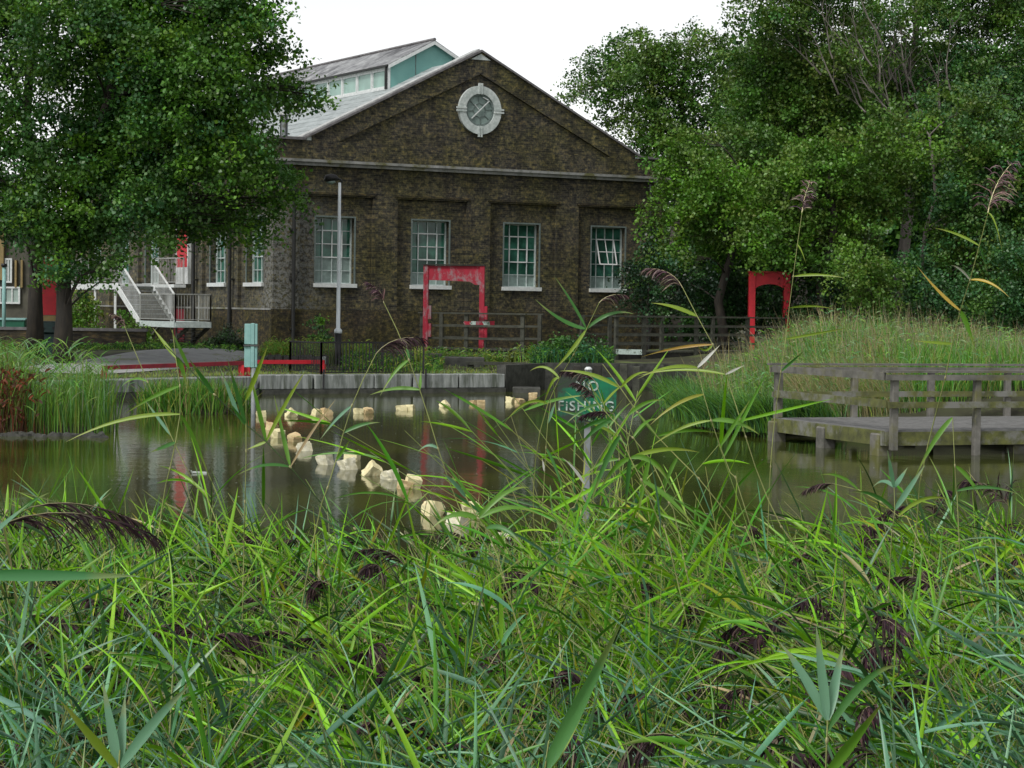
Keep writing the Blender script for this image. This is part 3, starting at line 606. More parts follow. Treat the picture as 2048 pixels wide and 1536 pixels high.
# ------------------------------------------------------------------ black railing fence
fl = thing('railing_fence', at(650, 740, 60.3), 'black iron bar railings standing on the quay edge below the lamp', 'fence')
def ironrun(name, p0, p1, z0, z1, step=0.105):
    mb = MB(); p0, p1 = np.array([p0[0], p0[1], 0.0]), np.array([p1[0], p1[1], 0.0]); u = np.array([0, 0, 1.0]); L_ = np.linalg.norm(p1 - p0); k = int(L_ / step)
    mb.bar(p0 + u * z1, p1 + u * z1, 0.04, 0.035); mb.bar(p0 + u * (z0 + 0.1), p1 + u * (z0 + 0.1), 0.035, 0.03)
    for i in range(k + 1):
        p = p0 + (p1 - p0) * i / k; e = i in (0, k); mb.bar(p + u * (z0 if e else z0 + 0.1), p + u * z1, 0.055 if e else 0.018, 0.055 if e else 0.018, (1, 0, 0))
    mb.build(name, M['iron'], fl)
f0 = along(QB, QC, 0.245) + VV * 0.12; f1 = along(QB, QC, 0.66) + VV * 0.12
ironrun('front_run', f0, f1, 0.5, 1.45); ironrun('side_run', f0, f0 + VV * 2.2, 0.5, 1.45); ironrun('back_run', f0 + VV * 2.2, f0 + VV * 2.2 + DV * 3.0, 0.5, 1.42)
for f_, n_ in ((f0, 0), (f1, 1)):
    mb = MB(); p = np.array([f_[0], f_[1], 0]) - VV * 0.16; mb.bar(p + [0, 0, 0.1], p + [0, 0, 0.7], 0.05, 0.05, (1, 0, 0)); mb.build('fixing_post', M['iron'], fl)
bp_ = thing('marker_post', on(676, 741, 0.56), 'short pale stone marker post behind the black railings', 'post')
p = np.array(on(676, 741, 0.56)) + VV * 1.0; mb = MB(); mb.bar([p[0], p[1], 0.4], [p[0], p[1], 0.92], 0.09, 0.09, (1, 0, 0)); mb.build('shaft', M['whitestone'], bp_, bevel=0.01)
mb = MB(); mb.tube([[p[0], p[1], 0.92], [p[0], p[1], 0.96]], [0.06, 0.03], 8); mb.build('cap', M['whitestone'], bp_)

# ------------------------------------------------------------------ footbridges
def footbridge(name_lbl, o, d, L_, z, wdt, posts, rails, h=1.15, void=True, both=True):
    o, d = np.array(o, float), np.array(d, float); d = d / np.linalg.norm(d); n = np.array([-d[1], d[0], 0]); u = np.array([0, 0, 1.0])
    fb = thing('footbridge', o, name_lbl, 'footbridge', 'dark timber footbridges')
    mb = MB()
    k = int(L_ / 0.16)
    for i in range(k): p = o + d * (L_ * i / k); mb.frame_box(p + u * (z - 0.05), d * 0.145, n * wdt, u * 0.05)
    mb.build('deck', M['railtimber'], fb)
    for s_ in ((0.05, wdt - 0.2) if both else (0.05,)):
        mb = MB(); mb.frame_box(o + n * s_ + u * (z - 0.33), d * L_, n * 0.15, u * 0.275); mb.build('beam', M['darktimber'], fb)
    for side in ((0, 1) if both else (0,)):
        for t_ in posts:
            mb = MB(); p = o + d * t_ + n * (wdt * side + (-0.10 if side == 0 else 0.02)); mb.frame_box(p + u * (z - 0.30), d * 0.13, n * 0.095, u * (h + 0.30)); mb.build('post', M['railtimber'], fb)
        for i, r_ in enumerate(rails):
            mb = MB(); p = o + n * (wdt * side + (-0.135 if side == 0 else 0.12)); mb.frame_box(p + u * (z + r_), d * L_, n * 0.035, u * 0.075); mb.build('rail', M['railtimber'], fb)
        mb = MB(); p = o - d * 0.05 + n * (wdt * side - (0.16 if side == 0 else -0.02)); mb.frame_box(p + u * (z + h + 0.001), d * (L_ + 0.1), n * 0.16, u * 0.05); mb.build('handrail', M['railtimber'], fb)
    return fb
footbridge('dark footbridge ending in the middle, with the worn red frame on it', (-3.1, 70.9, 0), (3.55, -1.3, 0), 3.75, 1.13, 1.6, (0.0, 1.6, 3.6), (0.30, 0.72))
footbridge('dark footbridge running right towards the bright red frame', (3.35, 69.6, 0), (5.6, 4.6, 0), 8.2, 1.10, 1.6, (0.0, 1.25, 3.7, 6.2, 8.0), (0.22, 0.52, 0.82))
# abutments below
ab = thing('abutment', (-3.2, 69, 0.4), 'low dark stone abutment with mossy top under the left footbridge', 'abutment')
mb = MB(); mb.frame_box((-5.6, 67.9, 0.3), (3.3, 1.2, 0), (-0.9, 2.4, 0), (0, 0, 0.68)); mb.build('block', M['wetstone'], ab, bevel=0.03)
mb = MB(); mb.frame_box((-2.3, 68.9, 0.3), (1.4, -0.3, 0), (-0.3, 1.6, 0), (0, 0, 0.58)); mb.build('block', M['wetstone'], ab, bevel=0.03)
mb = MB(); mb.frame_box((-1.5, 67.8, 0.66), (2.0, -0.6, 0), (0, 0.25, 0), (0, 0, 0.10)); mb.frame_box((-1.45, 67.85, 0.2), (0.2, 0, 0), (0, 0.2, 0), (0, 0, 0.45)); mb.frame_box((0.2, 67.35, 0.2), (0.2, 0, 0), (0, 0.2, 0), (0, 0, 0.45)); mb.build('bearer', M['railtimber'], ab)
ab2 = thing('abutment', (4.2, 68.4, 0.4), 'dark stone block carrying the end of the right footbridge', 'abutment')
mb = MB(); mb.frame_box((3.5, 68.3, 0.1), (3.2, 2.2, 0), (-0.8, 1.6, 0), (0, 0, 0.66)); mb.build('block', M['wetstone'], ab2, bevel=0.03)
# small signs
nb = thing('notice_board', (3.8, 69.1, 1.1), 'small pale green notice strip under the right footbridge deck', 'notice')
p = at(1232, 701, 69.2); mb = MB(); mb.frame_box((p[0], 69.25, 1.03), (0.86, 0.02, -0.01), (0, 0.02, 0), (0, 0, 0.17)); mb.build('board', M['signwhite'], nb)
mb = MB()
for x in (0.04, 0.80): mb.frame_box((p[0] + x, 69.235, 1.12), (0.03, 0, 0), (0, 0.012, 0), (0, 0, 0.03))
mb.build('bolt', M['iron'], nb)
as_ = thing('arrow_sign', at(957, 647, 70.9), 'red board with white arrow panels behind the worn red frame', 'sign')
p = at(927, 647, 70.2); zz = p[2]; Y_ = 70.2
def px2(x, y): return at(x, y, Y_)
mb = MB(); mb.prism([px2(x, y) for x, y in ((926, 645), (931, 641), (931, 643), (989, 642), (989, 652), (931, 653), (931, 651))], (0, 0.03, 0)); mb.build('board', M['redworn'], as_)
Y_ = 70.185
mb = MB(); mb.prism([px2(x, y) for x, y in ((939, 646), (943, 642.5), (952, 642.5), (952, 650.5), (943, 650.5))], (0, 0.012, 0)); mb.build('white_panel', M['signwhite'], as_)
mb = MB(); mb.prism([px2(x, y) for x, y in ((964, 642.8), (979, 642.8), (980, 650.4), (968, 650.4))], (0, 0.012, 0)); mb.build('white_panel', M['signwhite'], as_)

# ------------------------------------------------------------------ red timber frames
def redframe(lbl, o, d, w_, z0, z1, m, leg=0.23, capm=None, braces=False):
    o, d = np.array(o, float), np.array(d, float); d /= np.linalg.norm(d); n = np.array([-d[1], d[0], 0]); u = np.array([0, 0, 1.0])
    t_ = thing('portal_frame', o + u * z0, lbl, 'red frame', 'red timber frames over the footbridges')
    for k in (0, 1):
        mb = MB(); mb.frame_box(o + d * (k * (w_ - leg)) + u * z0, d * leg, n * leg, u * (z1 - z0)); mb.build('leg', m, t_, bevel=0.01)
    mb = MB(); hh, pts_ = 0.47, []
    xa, xb = leg * 0.9, w_ - leg * 0.9
    for i in range(11):
        a = i / 10; x = xa + (xb - xa) * a; pts_.append((x, z1 - hh - 0.12 + (0.18 * math.sin(math.pi * a) ** 0.7 if not braces else 0.10 * (a < 0.9) - 0.05 * a)))
    poly = [o + d * xa + u * (z1 - 0.01)] + [o + d * x + u * z for x, z in pts_] + [o + d * xb + u * (z1 - 0.01)]
    mb.prism([p + n * 0.05 for p in poly], n * 0.12); mb.build('lintel', m, t_)
    mb = MB(); mb.frame_box(o - d * 0.03 - n * 0.03 + u * (z1 + 0.001), d * (w_ + 0.06), n * (leg + 0.06), u * 0.04); mb.build('cap', capm or m, t_)
    if braces:
        for k in (0, 1):
            for z in (z0 + 1.35, z0 + 0.75): 
                mb = MB(); mb.frame_box(o + d * (k * (w_ - leg) + (leg if k == 0 else leg)) + n * 0.02 + u * z, d * 0.10, n * 0.16, u * 0.45); mb.build('block', m, t_)
    return t_
g0, g1 = at(845, 690, 70.5), at(967, 690, 70.3)
redframe('worn red timber frame with flaking paint in front of the pump house', (g0[0], 70.5, 0), (1, -0.12, 0), 2.07, 0.75, 3.90, M['redworn'], 0.168, M['darktimber'], True)
g0 = at(1498, 600, 75.6)
redframe('bright red timber frame at the right footbridge against dark trees', (g0[0], 75.6, 0), (1, 0.05, 0), 1.50, 1.0, 3.90, M['red'], 0.235)

# ------------------------------------------------------------------ teal post in the water
p = on(506, 855, 0.0); X, Y = p[0], p[1]
tp = thing('marker_board', (X, Y, 0), 'teal two-panel board on a grey pole standing in the water', 'board on pole')
mb = MB(); mb.tube([[X + 0.0, Y, -0.7], [X, Y, 1.22]], 0.045, 10); mb.build('pole', M['steel'], tp, True)
for z0, z1 in ((1.23, 1.66), (1.70, 2.12)):
    mb = MB(); mb.box(X - 0.19, X - 0.055, Y - 0.02, Y + 0.02, z0, z1); mb.box(X - 0.055, X + 0.02, Y - 0.05, Y + 0.05, z0 - 0.004, z1 + 0.012); mb.box(X + 0.02, X + 0.075, Y - 0.03, Y + 0.03, z0, z1); mb.build('panel', M['tealpost'], tp, bevel=0.008)
mb = MB(); mb.box(X - 0.20, X + 0.085, Y - 0.06, Y + 0.04, 1.664, 1.692); mb.build('clamp', M['grime'], tp)

# ------------------------------------------------------------------ NO FISHING sign
X, Y = at(1176, 790, 19.0)[:2]
fs = thing('fishing_sign', (X, Y, 0), 'green sign with white NO FISHING letters on a grey post', 'sign')
mb = MB(); mb.box(X - 0.03, X + 0.03, Y - 0.02, Y + 0.03, -0.6, 1.97); mb.build('post', M['steel'], fs, bevel=0.006)
mb = MB(); mb.tube([[X, Y, 1.97], [X, Y, 1.985], [X, Y, 2.0]], [0.036, 0.034, 0.018], 12); mb.build('post_cap', M['white'], fs, True)
bc = at(1174, 800, 18.94); mb = MB()
hw_, hh_ = 0.265, 0.205
cor = [(-hw_ + 0.03, -hh_), (hw_ - 0.03, -hh_), (hw_, -hh_ + 0.03), (hw_, hh_ - 0.03), (hw_ - 0.03, hh_), (-hw_ + 0.03, hh_), (-hw_, hh_ - 0.03), (-hw_, -hh_ + 0.03)]
mb.prism([(bc[0] + a, bc[1], bc[2] + b) for a, b in cor], (0, 0.025, 0)); bd = mb.build('board', M['signgreen'], fs)
def lettering(txt, cx, cz_, Yf, size, m, parent, space=1.15, sx=1.0):
    cu = bpy.data.curves.new('text', 'FONT'); cu.body = txt; cu.size = size; cu.align_x = 'CENTER'; cu.align_y = 'CENTER'; cu.extrude = 0.002; cu.space_character = space; cu.offset = size * 0.012
    ob = bpy.data.objects.new('text', cu); COL.objects.link(ob); bpy.context.view_layer.update()
    me = bpy.data.meshes.new_from_object(ob.evaluated_get(bpy.context.evaluated_depsgraph_get())); bpy.data.objects.remove(ob)
    off = wloc(parent)
    for v in me.vertices: v.co = Vector((cx + v.co.x * sx - off.x, Yf - v.co.z - off.y, cz_ + v.co.y - off.z))
    me.materials.clear(); return link('lettering', me, m, parent)
a = at(1174, 773, 18.93); b = at(1172, 813, 18.93)
lettering('NO', a[0], a[2], 18.935, 0.125, M['signwhite'], bd, 1.25); lettering('FiSHING', b[0], b[2], 18.935, 0.125, M['signwhite'], bd, 1.15)

# ------------------------------------------------------------------ fishing platform
PC = np.array([6.58, 36.93, 0]); e1 = np.array([math.cos(math.radians(20.5)), math.sin(math.radians(20.5)), 0]); e2 = np.array([-e1[1], e1[0], 0]); u = np.array([0, 0, 1.0])
pl = thing('fishing_platform', (PC[0], PC[1], 0.45), 'weathered grey timber platform with handrails standing over the pond', 'platform')
PL, PW, PZ = 8.5, 4.2, 0.45
mb = MB(); k = 30
for i in range(k): mb.frame_box(PC + e2 * (PW * i / k) + u * (PZ - 0.045 - 0.006 * (i % 3 == 1)), e1 * PL, e2 * (PW / k - 0.018), u * 0.045)
mb.build('deck', M['deck'], pl)
mb = MB(); mb.frame_box(PC - e2 * 0.05 + u * (PZ - 0.27), e1 * PL, e2 * 0.048, u * 0.24); mb.build('fascia', M['mosstimber'], pl)
mb = MB(); mb.frame_box(PC - e1 * 0.052 + u * (PZ - 0.27), e1 * 0.05, e2 * PW, u * 0.26); mb.build('fascia', M['mosstimber'], pl)
for a, b, w_ in ((-0.10, 0.06, 0.30), (-0.10, 2.05, 0.28), (-0.12, 3.95, 0.28), (2.75, 0.1, 0.30), (5.4, 0.1, 0.3), (2.75, 3.9, 0.28), (5.4, 3.9, 0.28)):
    mb = MB(); o_ = PC + e1 * a + e2 * b; mb.frame_box(o_ - u * 0.9, e1 * w_, e2 * w_, u * (0.9 + PZ - 0.06 - (0.0 if a < 0 else 0.22))); mb.build('pile', M['greytimber'], pl, bevel=0.025)
def rpost(o_, zb=0.0, zt=1.42):
    mb = MB(); mb.frame_box(o_ + u * zb, e1 * 0.12, e2 * 0.12, u * (zt - zb)); mb.build('post', M['greytimber'], pl, bevel=0.008)
RT = 1.40
for a in (0.05, 1.74, 3.5, 5.3, 7.1): rpost(PC + e1 * a - e2 * 0.175, 0.1 if a < 1 else -0.6)
for a in (0.05, 1.75, 3.5, 5.3, 7.1): rpost(PC + e1 * a + e2 * (PW + 0.0), 0.2)
rpost(PC - e1 * 0.0 + e2 * (PW - 0.15), PZ)
for o_, L_, nn in ((PC - e2 * 0.22, PL, 'x'), (PC + e2 * (PW - 0.045), PL, 'x')):
    mb = MB(); mb.frame_box(o_ - e1 * 0.1 + u * (RT - 0.06), e1 * L_, e2 * 0.045, u * 0.10); mb.build('handrail', M['greytimber'], pl)
    mb = MB(); mb.frame_box(o_ + e2 * 0.0 - e1 * 0.1 + u * (RT + 0.072), e1 * L_, e2 * 0.17, u * 0.04); mb.build('rail_cap', M['greytimber'], pl)
    mb = MB(); mb.frame_box(o_ - e1 * 0.05 + u * (PZ + 0.40), e1 * L_, e2 * 0.045, u * 0.11); mb.build('rail', M['mosstimber'], pl)
mb = MB(); mb.frame_box(PC - e1 * 0.10 - e2 * 0.1 + u * (RT - 0.06), e1 * 0.045, e2 * PW, u * 0.13); mb.build('handrail', M['greytimber'], pl)
mb = MB(); mb.frame_box(PC - e1 * 0.05 - e2 * 0.1 + u * (PZ + 0.40), e1 * 0.045, e2 * PW, u * 0.14); mb.build('rail', M['mosstimber'], pl)

# ------------------------------------------------------------------ foam blocks floating in a chain
def foamblock(seed, w_, d_, h_):
    r = random.Random(seed); bm = bmesh.new(); bmesh.ops.create_cube(bm, size=1.0)
    bmesh.ops.subdivide_edges(bm, edges=bm.edges[:], cuts=3, use_grid_fill=True)
    cutc = [(Vector((r.choice((-.5, .5)), r.choice((-.5, .5)), r.choice((-.2, .5)))), r.uniform(0.15, 0.38)) for _ in range(4)]
    for v in bm.verts:
        for c_, rad in cutc:
            d = v.co - c_
            if d.length < rad: v.co = v.co * (0.80 + 0.2 * d.length / rad)
        v.co += Vector((r.uniform(-1, 1), r.uniform(-1, 1), r.uniform(-1, 1))) * 0.035
        v.co = Vector((v.co.x * w_, v.co.y * d_, v.co.z * h_))
    me = bpy.data.meshes.new('foam_block'); bm.to_mesh(me); bm.free(); return me
FB = [foamblock(s_, *d_) for s_, d_ in ((1, (0.27, 0.27, 0.26)), (2, (0.24, 0.30, 0.25)), (3, (0.30, 0.25, 0.24)), (4, (0.26, 0.26, 0.30)), (5, (0.33, 0.24, 0.22)))]
ROWA = [(521, 832, 0), (581, 832, 0), (634, 829, 0), (652, 829, 2), (716, 826, 0), (735, 826, 2), (802, 819, 0), (819, 819, 0), (889, 812, 0), (950, 807, 2), (962, 808, 2), (1020, 803, 0), (1040, 804, 2), (1066, 793, 2)]
LA = ['half hidden behind a reed leaf, leftmost of the far row', 'tilted on its corner and alone, near the teal post', 'left one of the long flat pair in the far row', 'right one of the long flat pair, with a dark notch',
      'pointed one of the pair right below the black railings', 'square brownish one of the pair right below the black railings', 'left half of the bright block pair below the worn red frame', 'right half of the bright block pair below the worn red frame',
      'single block with a bright peak right of the bright pair', 'left one of the small dull pair in the far row', 'right one of the small dull pair in the far row', 'bright small one near the end of the quay wall', 'rusty small one near the end of the quay wall', 'rusty one resting by the step at the quay end']
ROWB = [(541, 858, 2), (554, 874, 0), (588, 882, 2), (607, 900, 1), (649, 928, 1), (703, 920, 0), (693, 938, 1), (743, 950, 0), (778, 958, 1), (808, 976, 2), (824, 976, 0), (865, 1030, 0), (941, 1030, 0), (917, 1048, 1), (1001, 1090, 1)]
LB = ['small dull one at the top bend of the chain', 'tall bright one just below the top bend of the chain', 'low rust topped one in the upper chain', 'wide low one under the rust topped block', 'white one left of a close pair in mid chain', 'yellow upper one of the close pair in mid chain', 'white lower one of the close pair in mid chain',
      'pointed cream one above its own reflection in mid chain', 'white one with a rusty corner right of the pointed block', 'left one of two low blocks before the biggest block', 'right one of two low blocks before the biggest block', 'biggest pale yellow one behind reed leaves', 'tilted cream one among reed leaves right of the biggest', 'flat white one between reeds below the biggest', 'white nearest one glimpsed low between the reeds']
ROPE = []
for i, ((x, y, k), lb, wht) in enumerate([(a, b, 'far') for a, b in zip(ROWA, LA)] + [(a, b, 'near') for a, b in zip(ROWB, LB)]):
    p = on(x, y + 2, 0.0); me = FB[(i * 3 + (i // 4)) % 5].copy(); r = random.Random(i * 7 + 3)
    o = link('foam_block', me, (M['foam'], M['foamwhite'], M['foamrust'])[k]); sc_ = 0.75 if wht == 'far' else (0.78 if y > 1000 else 0.76)
    if i == 13: sc_ = 0.8
    o.location = (p[0], p[1] + 0.12, 0.035 * sc_ + r.uniform(0, 0.03)); o.scale = (sc_, sc_, sc_ * r.uniform(0.85, 1.1)); o.rotation_euler = (r.uniform(-0.25, 0.25), r.uniform(-0.3, 0.3), r.uniform(0, 3))
    if i in (1, 8, 21): o.rotation_euler = (0.5, 0.6, 0.5)
    tag(o, 'cream foam block, ' + lb if k == 0 else ('white foam block, ' + lb if k == 1 else 'brownish foam block, ' + lb), 'float block', 'foam blocks floating in a curved chain')

# ------------------------------------------------------------------ vegetation tools
def unit(v): return v / (np.linalg.norm(v, axis=-1, keepdims=True) + 1e-9)
def ribbons(P, Wd, Sd, col, fold=0.0):
    """P (N,K,3) centre lines, Wd (N,K) widths, Sd (N,K,3) side vectors, col (N,3) or (N,K,3) -> verts, quads, colours"""
    N_, K = P.shape[:2]
    if col.ndim == 2: col = np.repeat(col[:, None, :], K, 1)
    L_ = P - Sd * Wd[..., None] / 2; R_ = P + Sd * Wd[..., None] / 2
    if fold:
        T = np.gradient(P, axis=1); nn = unit(np.cross(Sd, T)); C_ = P - nn * (Wd[..., None] * fold)
        V_ = np.stack([L_, C_, R_], 2); m_ = 3
    else: V_ = np.stack([L_, R_], 2); m_ = 2
    i = np.arange(N_)[:, None, None] * K * m_ + np.arange(K - 1)[None, :, None] * m_ + np.arange(m_ - 1)[None, None, :]
    F_ = np.stack([i, i + 1, i + 1 + m_, i + m_], -1).reshape(-1, 4)
    return V_.reshape(-1, 3), F_, np.repeat(col[:, :, None, :], m_, 2).reshape(-1, 3)
def tubes3(P, R, col):
    """thin three sided stems"""
    N_, K = P.shape[:2]; T = unit(np.gradient(P, axis=1)); a = unit(np.cross(T, np.array([0.3, 1.0, 0.1]))); b = np.cross(T, a)
    V_ = np.stack([P + R[..., None] * (math.cos(q) * a + math.sin(q) * b) for q in (0, 2.1, 4.2)], 2)
    if col.ndim == 2: col = np.repeat(col[:, None, :], K, 1)
    i = (np.arange(N_)[:, None] * K + np.arange(K - 1)[None, :]) * 3
    F_ = np.concatenate([np.stack([i + q, i + (q + 1) % 3, i + 3 + (q + 1) % 3, i + 3 + q], -1).reshape(-1, 4) for q in range(3)])
    return V_.reshape(-1, 3), F_, np.repeat(col[:, :, None, :], 3, 2).reshape(-1, 3)
def join(parts):
    V_, F_, C_, n = [], [], [], 0
    for v, f, c in parts: V_.append(v); F_.append(f + n); C_.append(c); n += len(v)
    return np.concatenate(V_), np.concatenate(F_), np.concatenate(C_)
def veg(name, parts, m, parent=None, smooth=False):
    v, f, c = join(parts); return npmesh(name, v, f, m, parent, np.clip(c, 0, 1), smooth)
def pick(pal, wts, n, jit=0.25):
    pal = np.array(pal, float); k = rng.choice(len(pal), n, p=np.array(wts) / sum(wts)); c = pal[k]
    return c * (1 + jit * (rng.random((n, 1)) * 2 - 1)) * (1 + 0.12 * (rng.random((n, 3)) * 2 - 1))
def drooping(base, d0, length, width, K, grav, col, wind=(0, 0, 0), fold=0.25, shape=None, tipcol=None, kink=0.0):
    """leaves / branchlets that start along d0 and bend down; returns ribbons"""
    n = len(base); P = np.zeros((n, K, 3)); P[:, 0] = base; d = unit(d0.copy()); step = (length / (K - 1))[:, None]
    g = np.broadcast_to(grav, (n,))[:, None]; wv = np.array(wind)
    for k in range(1, K):
        P[:, k] = P[:, k - 1] + d * step; d = unit(d + g * np.array([0, 0, -1.0]) + wv + kink * rng.normal(size=(n, 3)))
    T = np.gradient(P, axis=1); s0 = unit(np.cross(T[:, 0], np.array([0, 0, 1.0])) + 0.35 * rng.normal(size=(n, 3)))
    tw = rng.normal(size=(n, 3)) * 0.5
    Sd = np.stack([unit(np.cross(unit(T[:, k]), np.cross(s0 + tw * k / K, unit(T[:, k])))) for k in range(K)], 1)
    t_ = np.linspace(0, 1, K); sh = shape if shape is not None else np.interp(t_, [0, 0.12, 0.4, 0.75, 1], [0.35, 0.85, 1, 0.62, 0.02])
    c = np.repeat(col[:, None, :], K, 1)
    c = c * (1 + 0.16 * np.sin(t_ * 9 + 6.28 * rng.random((n, 1))) * rng.random((n, 1)))[..., None]
    if tipcol is not None: w_ = np.clip((t_ - 0.55) / 0.45, 0, 1)[None, :, None] * tipcol[1][:, None, None]; c = c * (1 - w_) + np.array(tipcol[0])[None, None] * w_
    return ribbons(P, width[:, None] * sh[None], Sd, c, fold)
def blades(xy, h, w_, pal, wts, lean=0.35, wind=(0, 0), K=5, zoff=-0.02, jit=0.25, base_z=None):
    n = len(xy); z = height(xy[:, 0], xy[:, 1]) if base_z is None else np.full(n, base_z); t_ = np.linspace(0, 1, K)
    az = rng.random(n) * 6.283; ln = rng.random(n) * lean; dx = np.cos(az) * ln + wind[0] * (0.4 + rng.random(n)); dy = np.sin(az) * ln + wind[1] * (0.4 + rng.random(n))
    P = np.zeros((n, K, 3)); q = t_[None] ** 1.8
    P[..., 0] = xy[:, 0:1] + dx[:, None] * h[:, None] * q; P[..., 1] = xy[:, 1:2] + dy[:, None] * h[:, None] * q
    l2 = np.hypot(dx, dy)[:, None]; P[..., 2] = (z + zoff)[:, None] + h[:, None] * (t_[None] - 0.32 * np.minimum(l2, 1.3) * t_[None] ** 2.5)
    a2 = rng.random(n) * 6.283; Sd = np.repeat(np.stack([np.cos(a2), np.sin(a2), 0 * a2], -1)[:, None], K, 1)
    sh = np.interp(t_, [0, 0.4, 1], [0.8, 1, 0.05])
    return ribbons(P, w_[:, None] * sh[None], Sd, pick(pal, wts, n, jit))
def leafquads(c, size, pal_col, up_bias=0.75, droop=0.3):
    n = len(c); a = unit(rng.normal(size=(n, 3)) + np.array([0, 0, -droop])); nrm = unit(rng.normal(size=(n, 3)) + np.array([0, 0, up_bias * 2])); b = unit(np.cross(a, nrm)); nrm = np.cross(b, a)
    l = size[:, None]; w_ = l * 0.42
    v = np.stack([c - a * l * 0.5, c + b * w_ + nrm * l * 0.10, c + a * l * 0.5, c - b * w_ + nrm * l * 0.10], 1).reshape(-1, 3)
    f = np.arange(n * 4).reshape(-1, 4); return v, f, np.repeat(pal_col, 4, 0)

# ------------------------------------------------------------------ trees
def tree(name, label, cat, trunk_pts, trunk_r, lobes, Y, pal, wts, dens=1.0, tight=1.0, leaf=0.14, group=None, mbark='bark', clr=0.62, twigs=0, depth=0.9, limbs=True, part='crown', flat=0.78, ypull=0.0):
    """lobes: (x, y, radius) in photo pixels at distance Y, each given its own depth offset and real size"""
    base = np.array(trunk_pts[0], float); T = thing(name, base, label, cat, group)
    cs = []
    for i, (x, y, r) in enumerate(lobes):
        R = r / FPX * Y * tight; yy = Y + rng.uniform(-1, 1) * depth * 3.0; p = at(x, y, yy); cs.append((p, R))
    # bark: trunk, limbs to every lobe
    mb = MB(); tp_ = [np.array(p, float) for p in trunk_pts]; rs = [trunk_r * (1 - 0.6 * i / (len(tp_) - 1)) for i in range(len(tp_))]; rs[0] *= 1.35
    mb.tube(tp_, rs, 10)
    if limbs:
        for p, R in cs:
            low = [q for q in tp_ if q[2] < p[2] - 0.15] or [tp_[0]]
            s_ = min(low, key=lambda q: np.linalg.norm(q - p) + 0.3 * (p[2] - q[2])); L_ = np.linalg.norm(p - s_)
            mid = (s_ + p) / 2 + np.array([rng.normal() * 0.08 * L_, rng.normal() * 0.08 * L_, 0.10 * L_]); r_ = min(trunk_r * 0.35, 0.02 + 0.007 * L_)
            mb.tube([s_, (s_ + mid) / 2 + [0, 0, 0.03 * L_], mid, (mid + p) / 2, p], [r_, r_ * 0.8, r_ * 0.6, r_ * 0.42, r_ * 0.25], 6, False)
            for _ in range(5 + twigs):
                e = p + unit(rng.normal(size=3) + [0, 0, 0.3]) * R * rng.uniform(0.6, 1.0); m_ = (mid + e) / 2 + rng.normal(size=3) * 0.1 * R; mb.tube([mid, m_, e], [r_ * 0.38, r_ * 0.25, 0.008], 4, False)
    mb.build('trunk', M[mbark], T, True)
    pts, cols = [], []
    for p, R in cs:
        n = max(6, int(9.0 * (R / clr) ** 2.1 * dens))
        dr = unit(rng.normal(size=(n, 3))); rr_ = R * (0.15 + 1.0 * rng.random(n) ** 0.55); cc = p + dr * rr_[:, None] * np.array([1, 1.0, 0.88])
        lobec = pick(pal, wts, 1, 0.12)[0]
        for c, dv in zip(cc, dr):
            k = clr * rng.uniform(0.4, 1.25); m_ = int(rng.uniform(0.6, 1.2) * 74 * (k / 0.6) ** 1.6 * (0.14 / leaf) ** 2)
            ax = unit(dv * np.array([1, 1, 0.35]) + rng.normal(size=3) * 0.45 + np.array([0, 0, 0.05])); t1 = rng.random(m_) * 1.9 - 0.6
            q = c + ax * (t1 * k)[:, None] + rng.normal(size=(m_, 3)) * np.array([0.36, 0.36, 0.20 * flat / 0.6]) * k * (1.15 - 0.4 * np.abs(t1))[:, None]; q[:, 2] -= 0.22 * k * np.clip(t1, 0, 2) ** 2
            pts.append(q); cl = 0.3 * lobec + 0.7 * pick(pal, wts, 1, 0.2)[0]; cols.append(cl[None] * (1 + 0.17 * (rng.random((m_, 1)) * 2 - 1)) * (1 + 0.1 * (rng.random((m_, 3)) * 2 - 1)))
    q, cl = np.concatenate(pts), np.concatenate(cols)
    veg(part, [leafquads(q, leaf * (0.7 + 0.6 * rng.random(len(q))), cl)], M['leaf'], T)
    return T, len(q)
LIME = (0.120, 0.270, 0.020); MID = (0.080, 0.190, 0.024); DEEP = (0.040, 0.115, 0.024); BLUE = (0.055, 0.160, 0.060); OLV = (0.120, 0.200, 0.034); YEL = (0.19, 0.23, 0.03)
nl = 0
X0, Y0 = -13.3, 62.0; zg = hz(X0, Y0)
t_, n_ = tree('maple_tree', 'big dark green tree with broad crown overhanging the pump house corner', 'tree',
     [(X0, Y0, zg - 0.2), (X0 + 0.05, Y0, 2.2), (X0 + 0.0, Y0, 4.2), (X0 + 0.7, Y0 + 0.2, 6.2), (X0 + 1.3, Y0, 8.4), (X0 + 1.8, Y0, 10.5), (X0 + 2.2, Y0, 12.4)], 0.26,
     [(150, 60, 105), (275, 40, 105), (410, 40, 80), (480, 20, 60), (540, 30, 22), (250, 180, 110), (370, 180, 105), (470, 185, 70), (535, 190, 42), (590, 192, 34), (640, 192, 17), (330, 300, 110), (215, 330, 110), (120, 400, 95),
      (430, 300, 85), (485, 260, 42), (520, 345, 52), (555, 395, 34), (585, 395, 18), (490, 420, 45), (400, 420, 75), (300, 430, 75), (200, 450, 60), (120, 480, 48), (540, 120, 28), (520, 455, 22), (560, 100, 16),
      (330, 455, 34), (200, 535, 26), (245, 520, 18), (165, 545, 22), (110, 540, 28), (330, 118, 70), (200, -70, 140), (360, -70, 120), (480, -50, 70), (220, 250, 90), (450, 90, 45)], 62.0,
     [DEEP, MID, LIME, BLUE], [3, 4, 2.2, 1.5], dens=2.2, tight=0.95, leaf=0.12, group='trees with dark trunks left of the pump house'); nl += n_
X0 = -14.45; zg = hz(X0, 63.5)
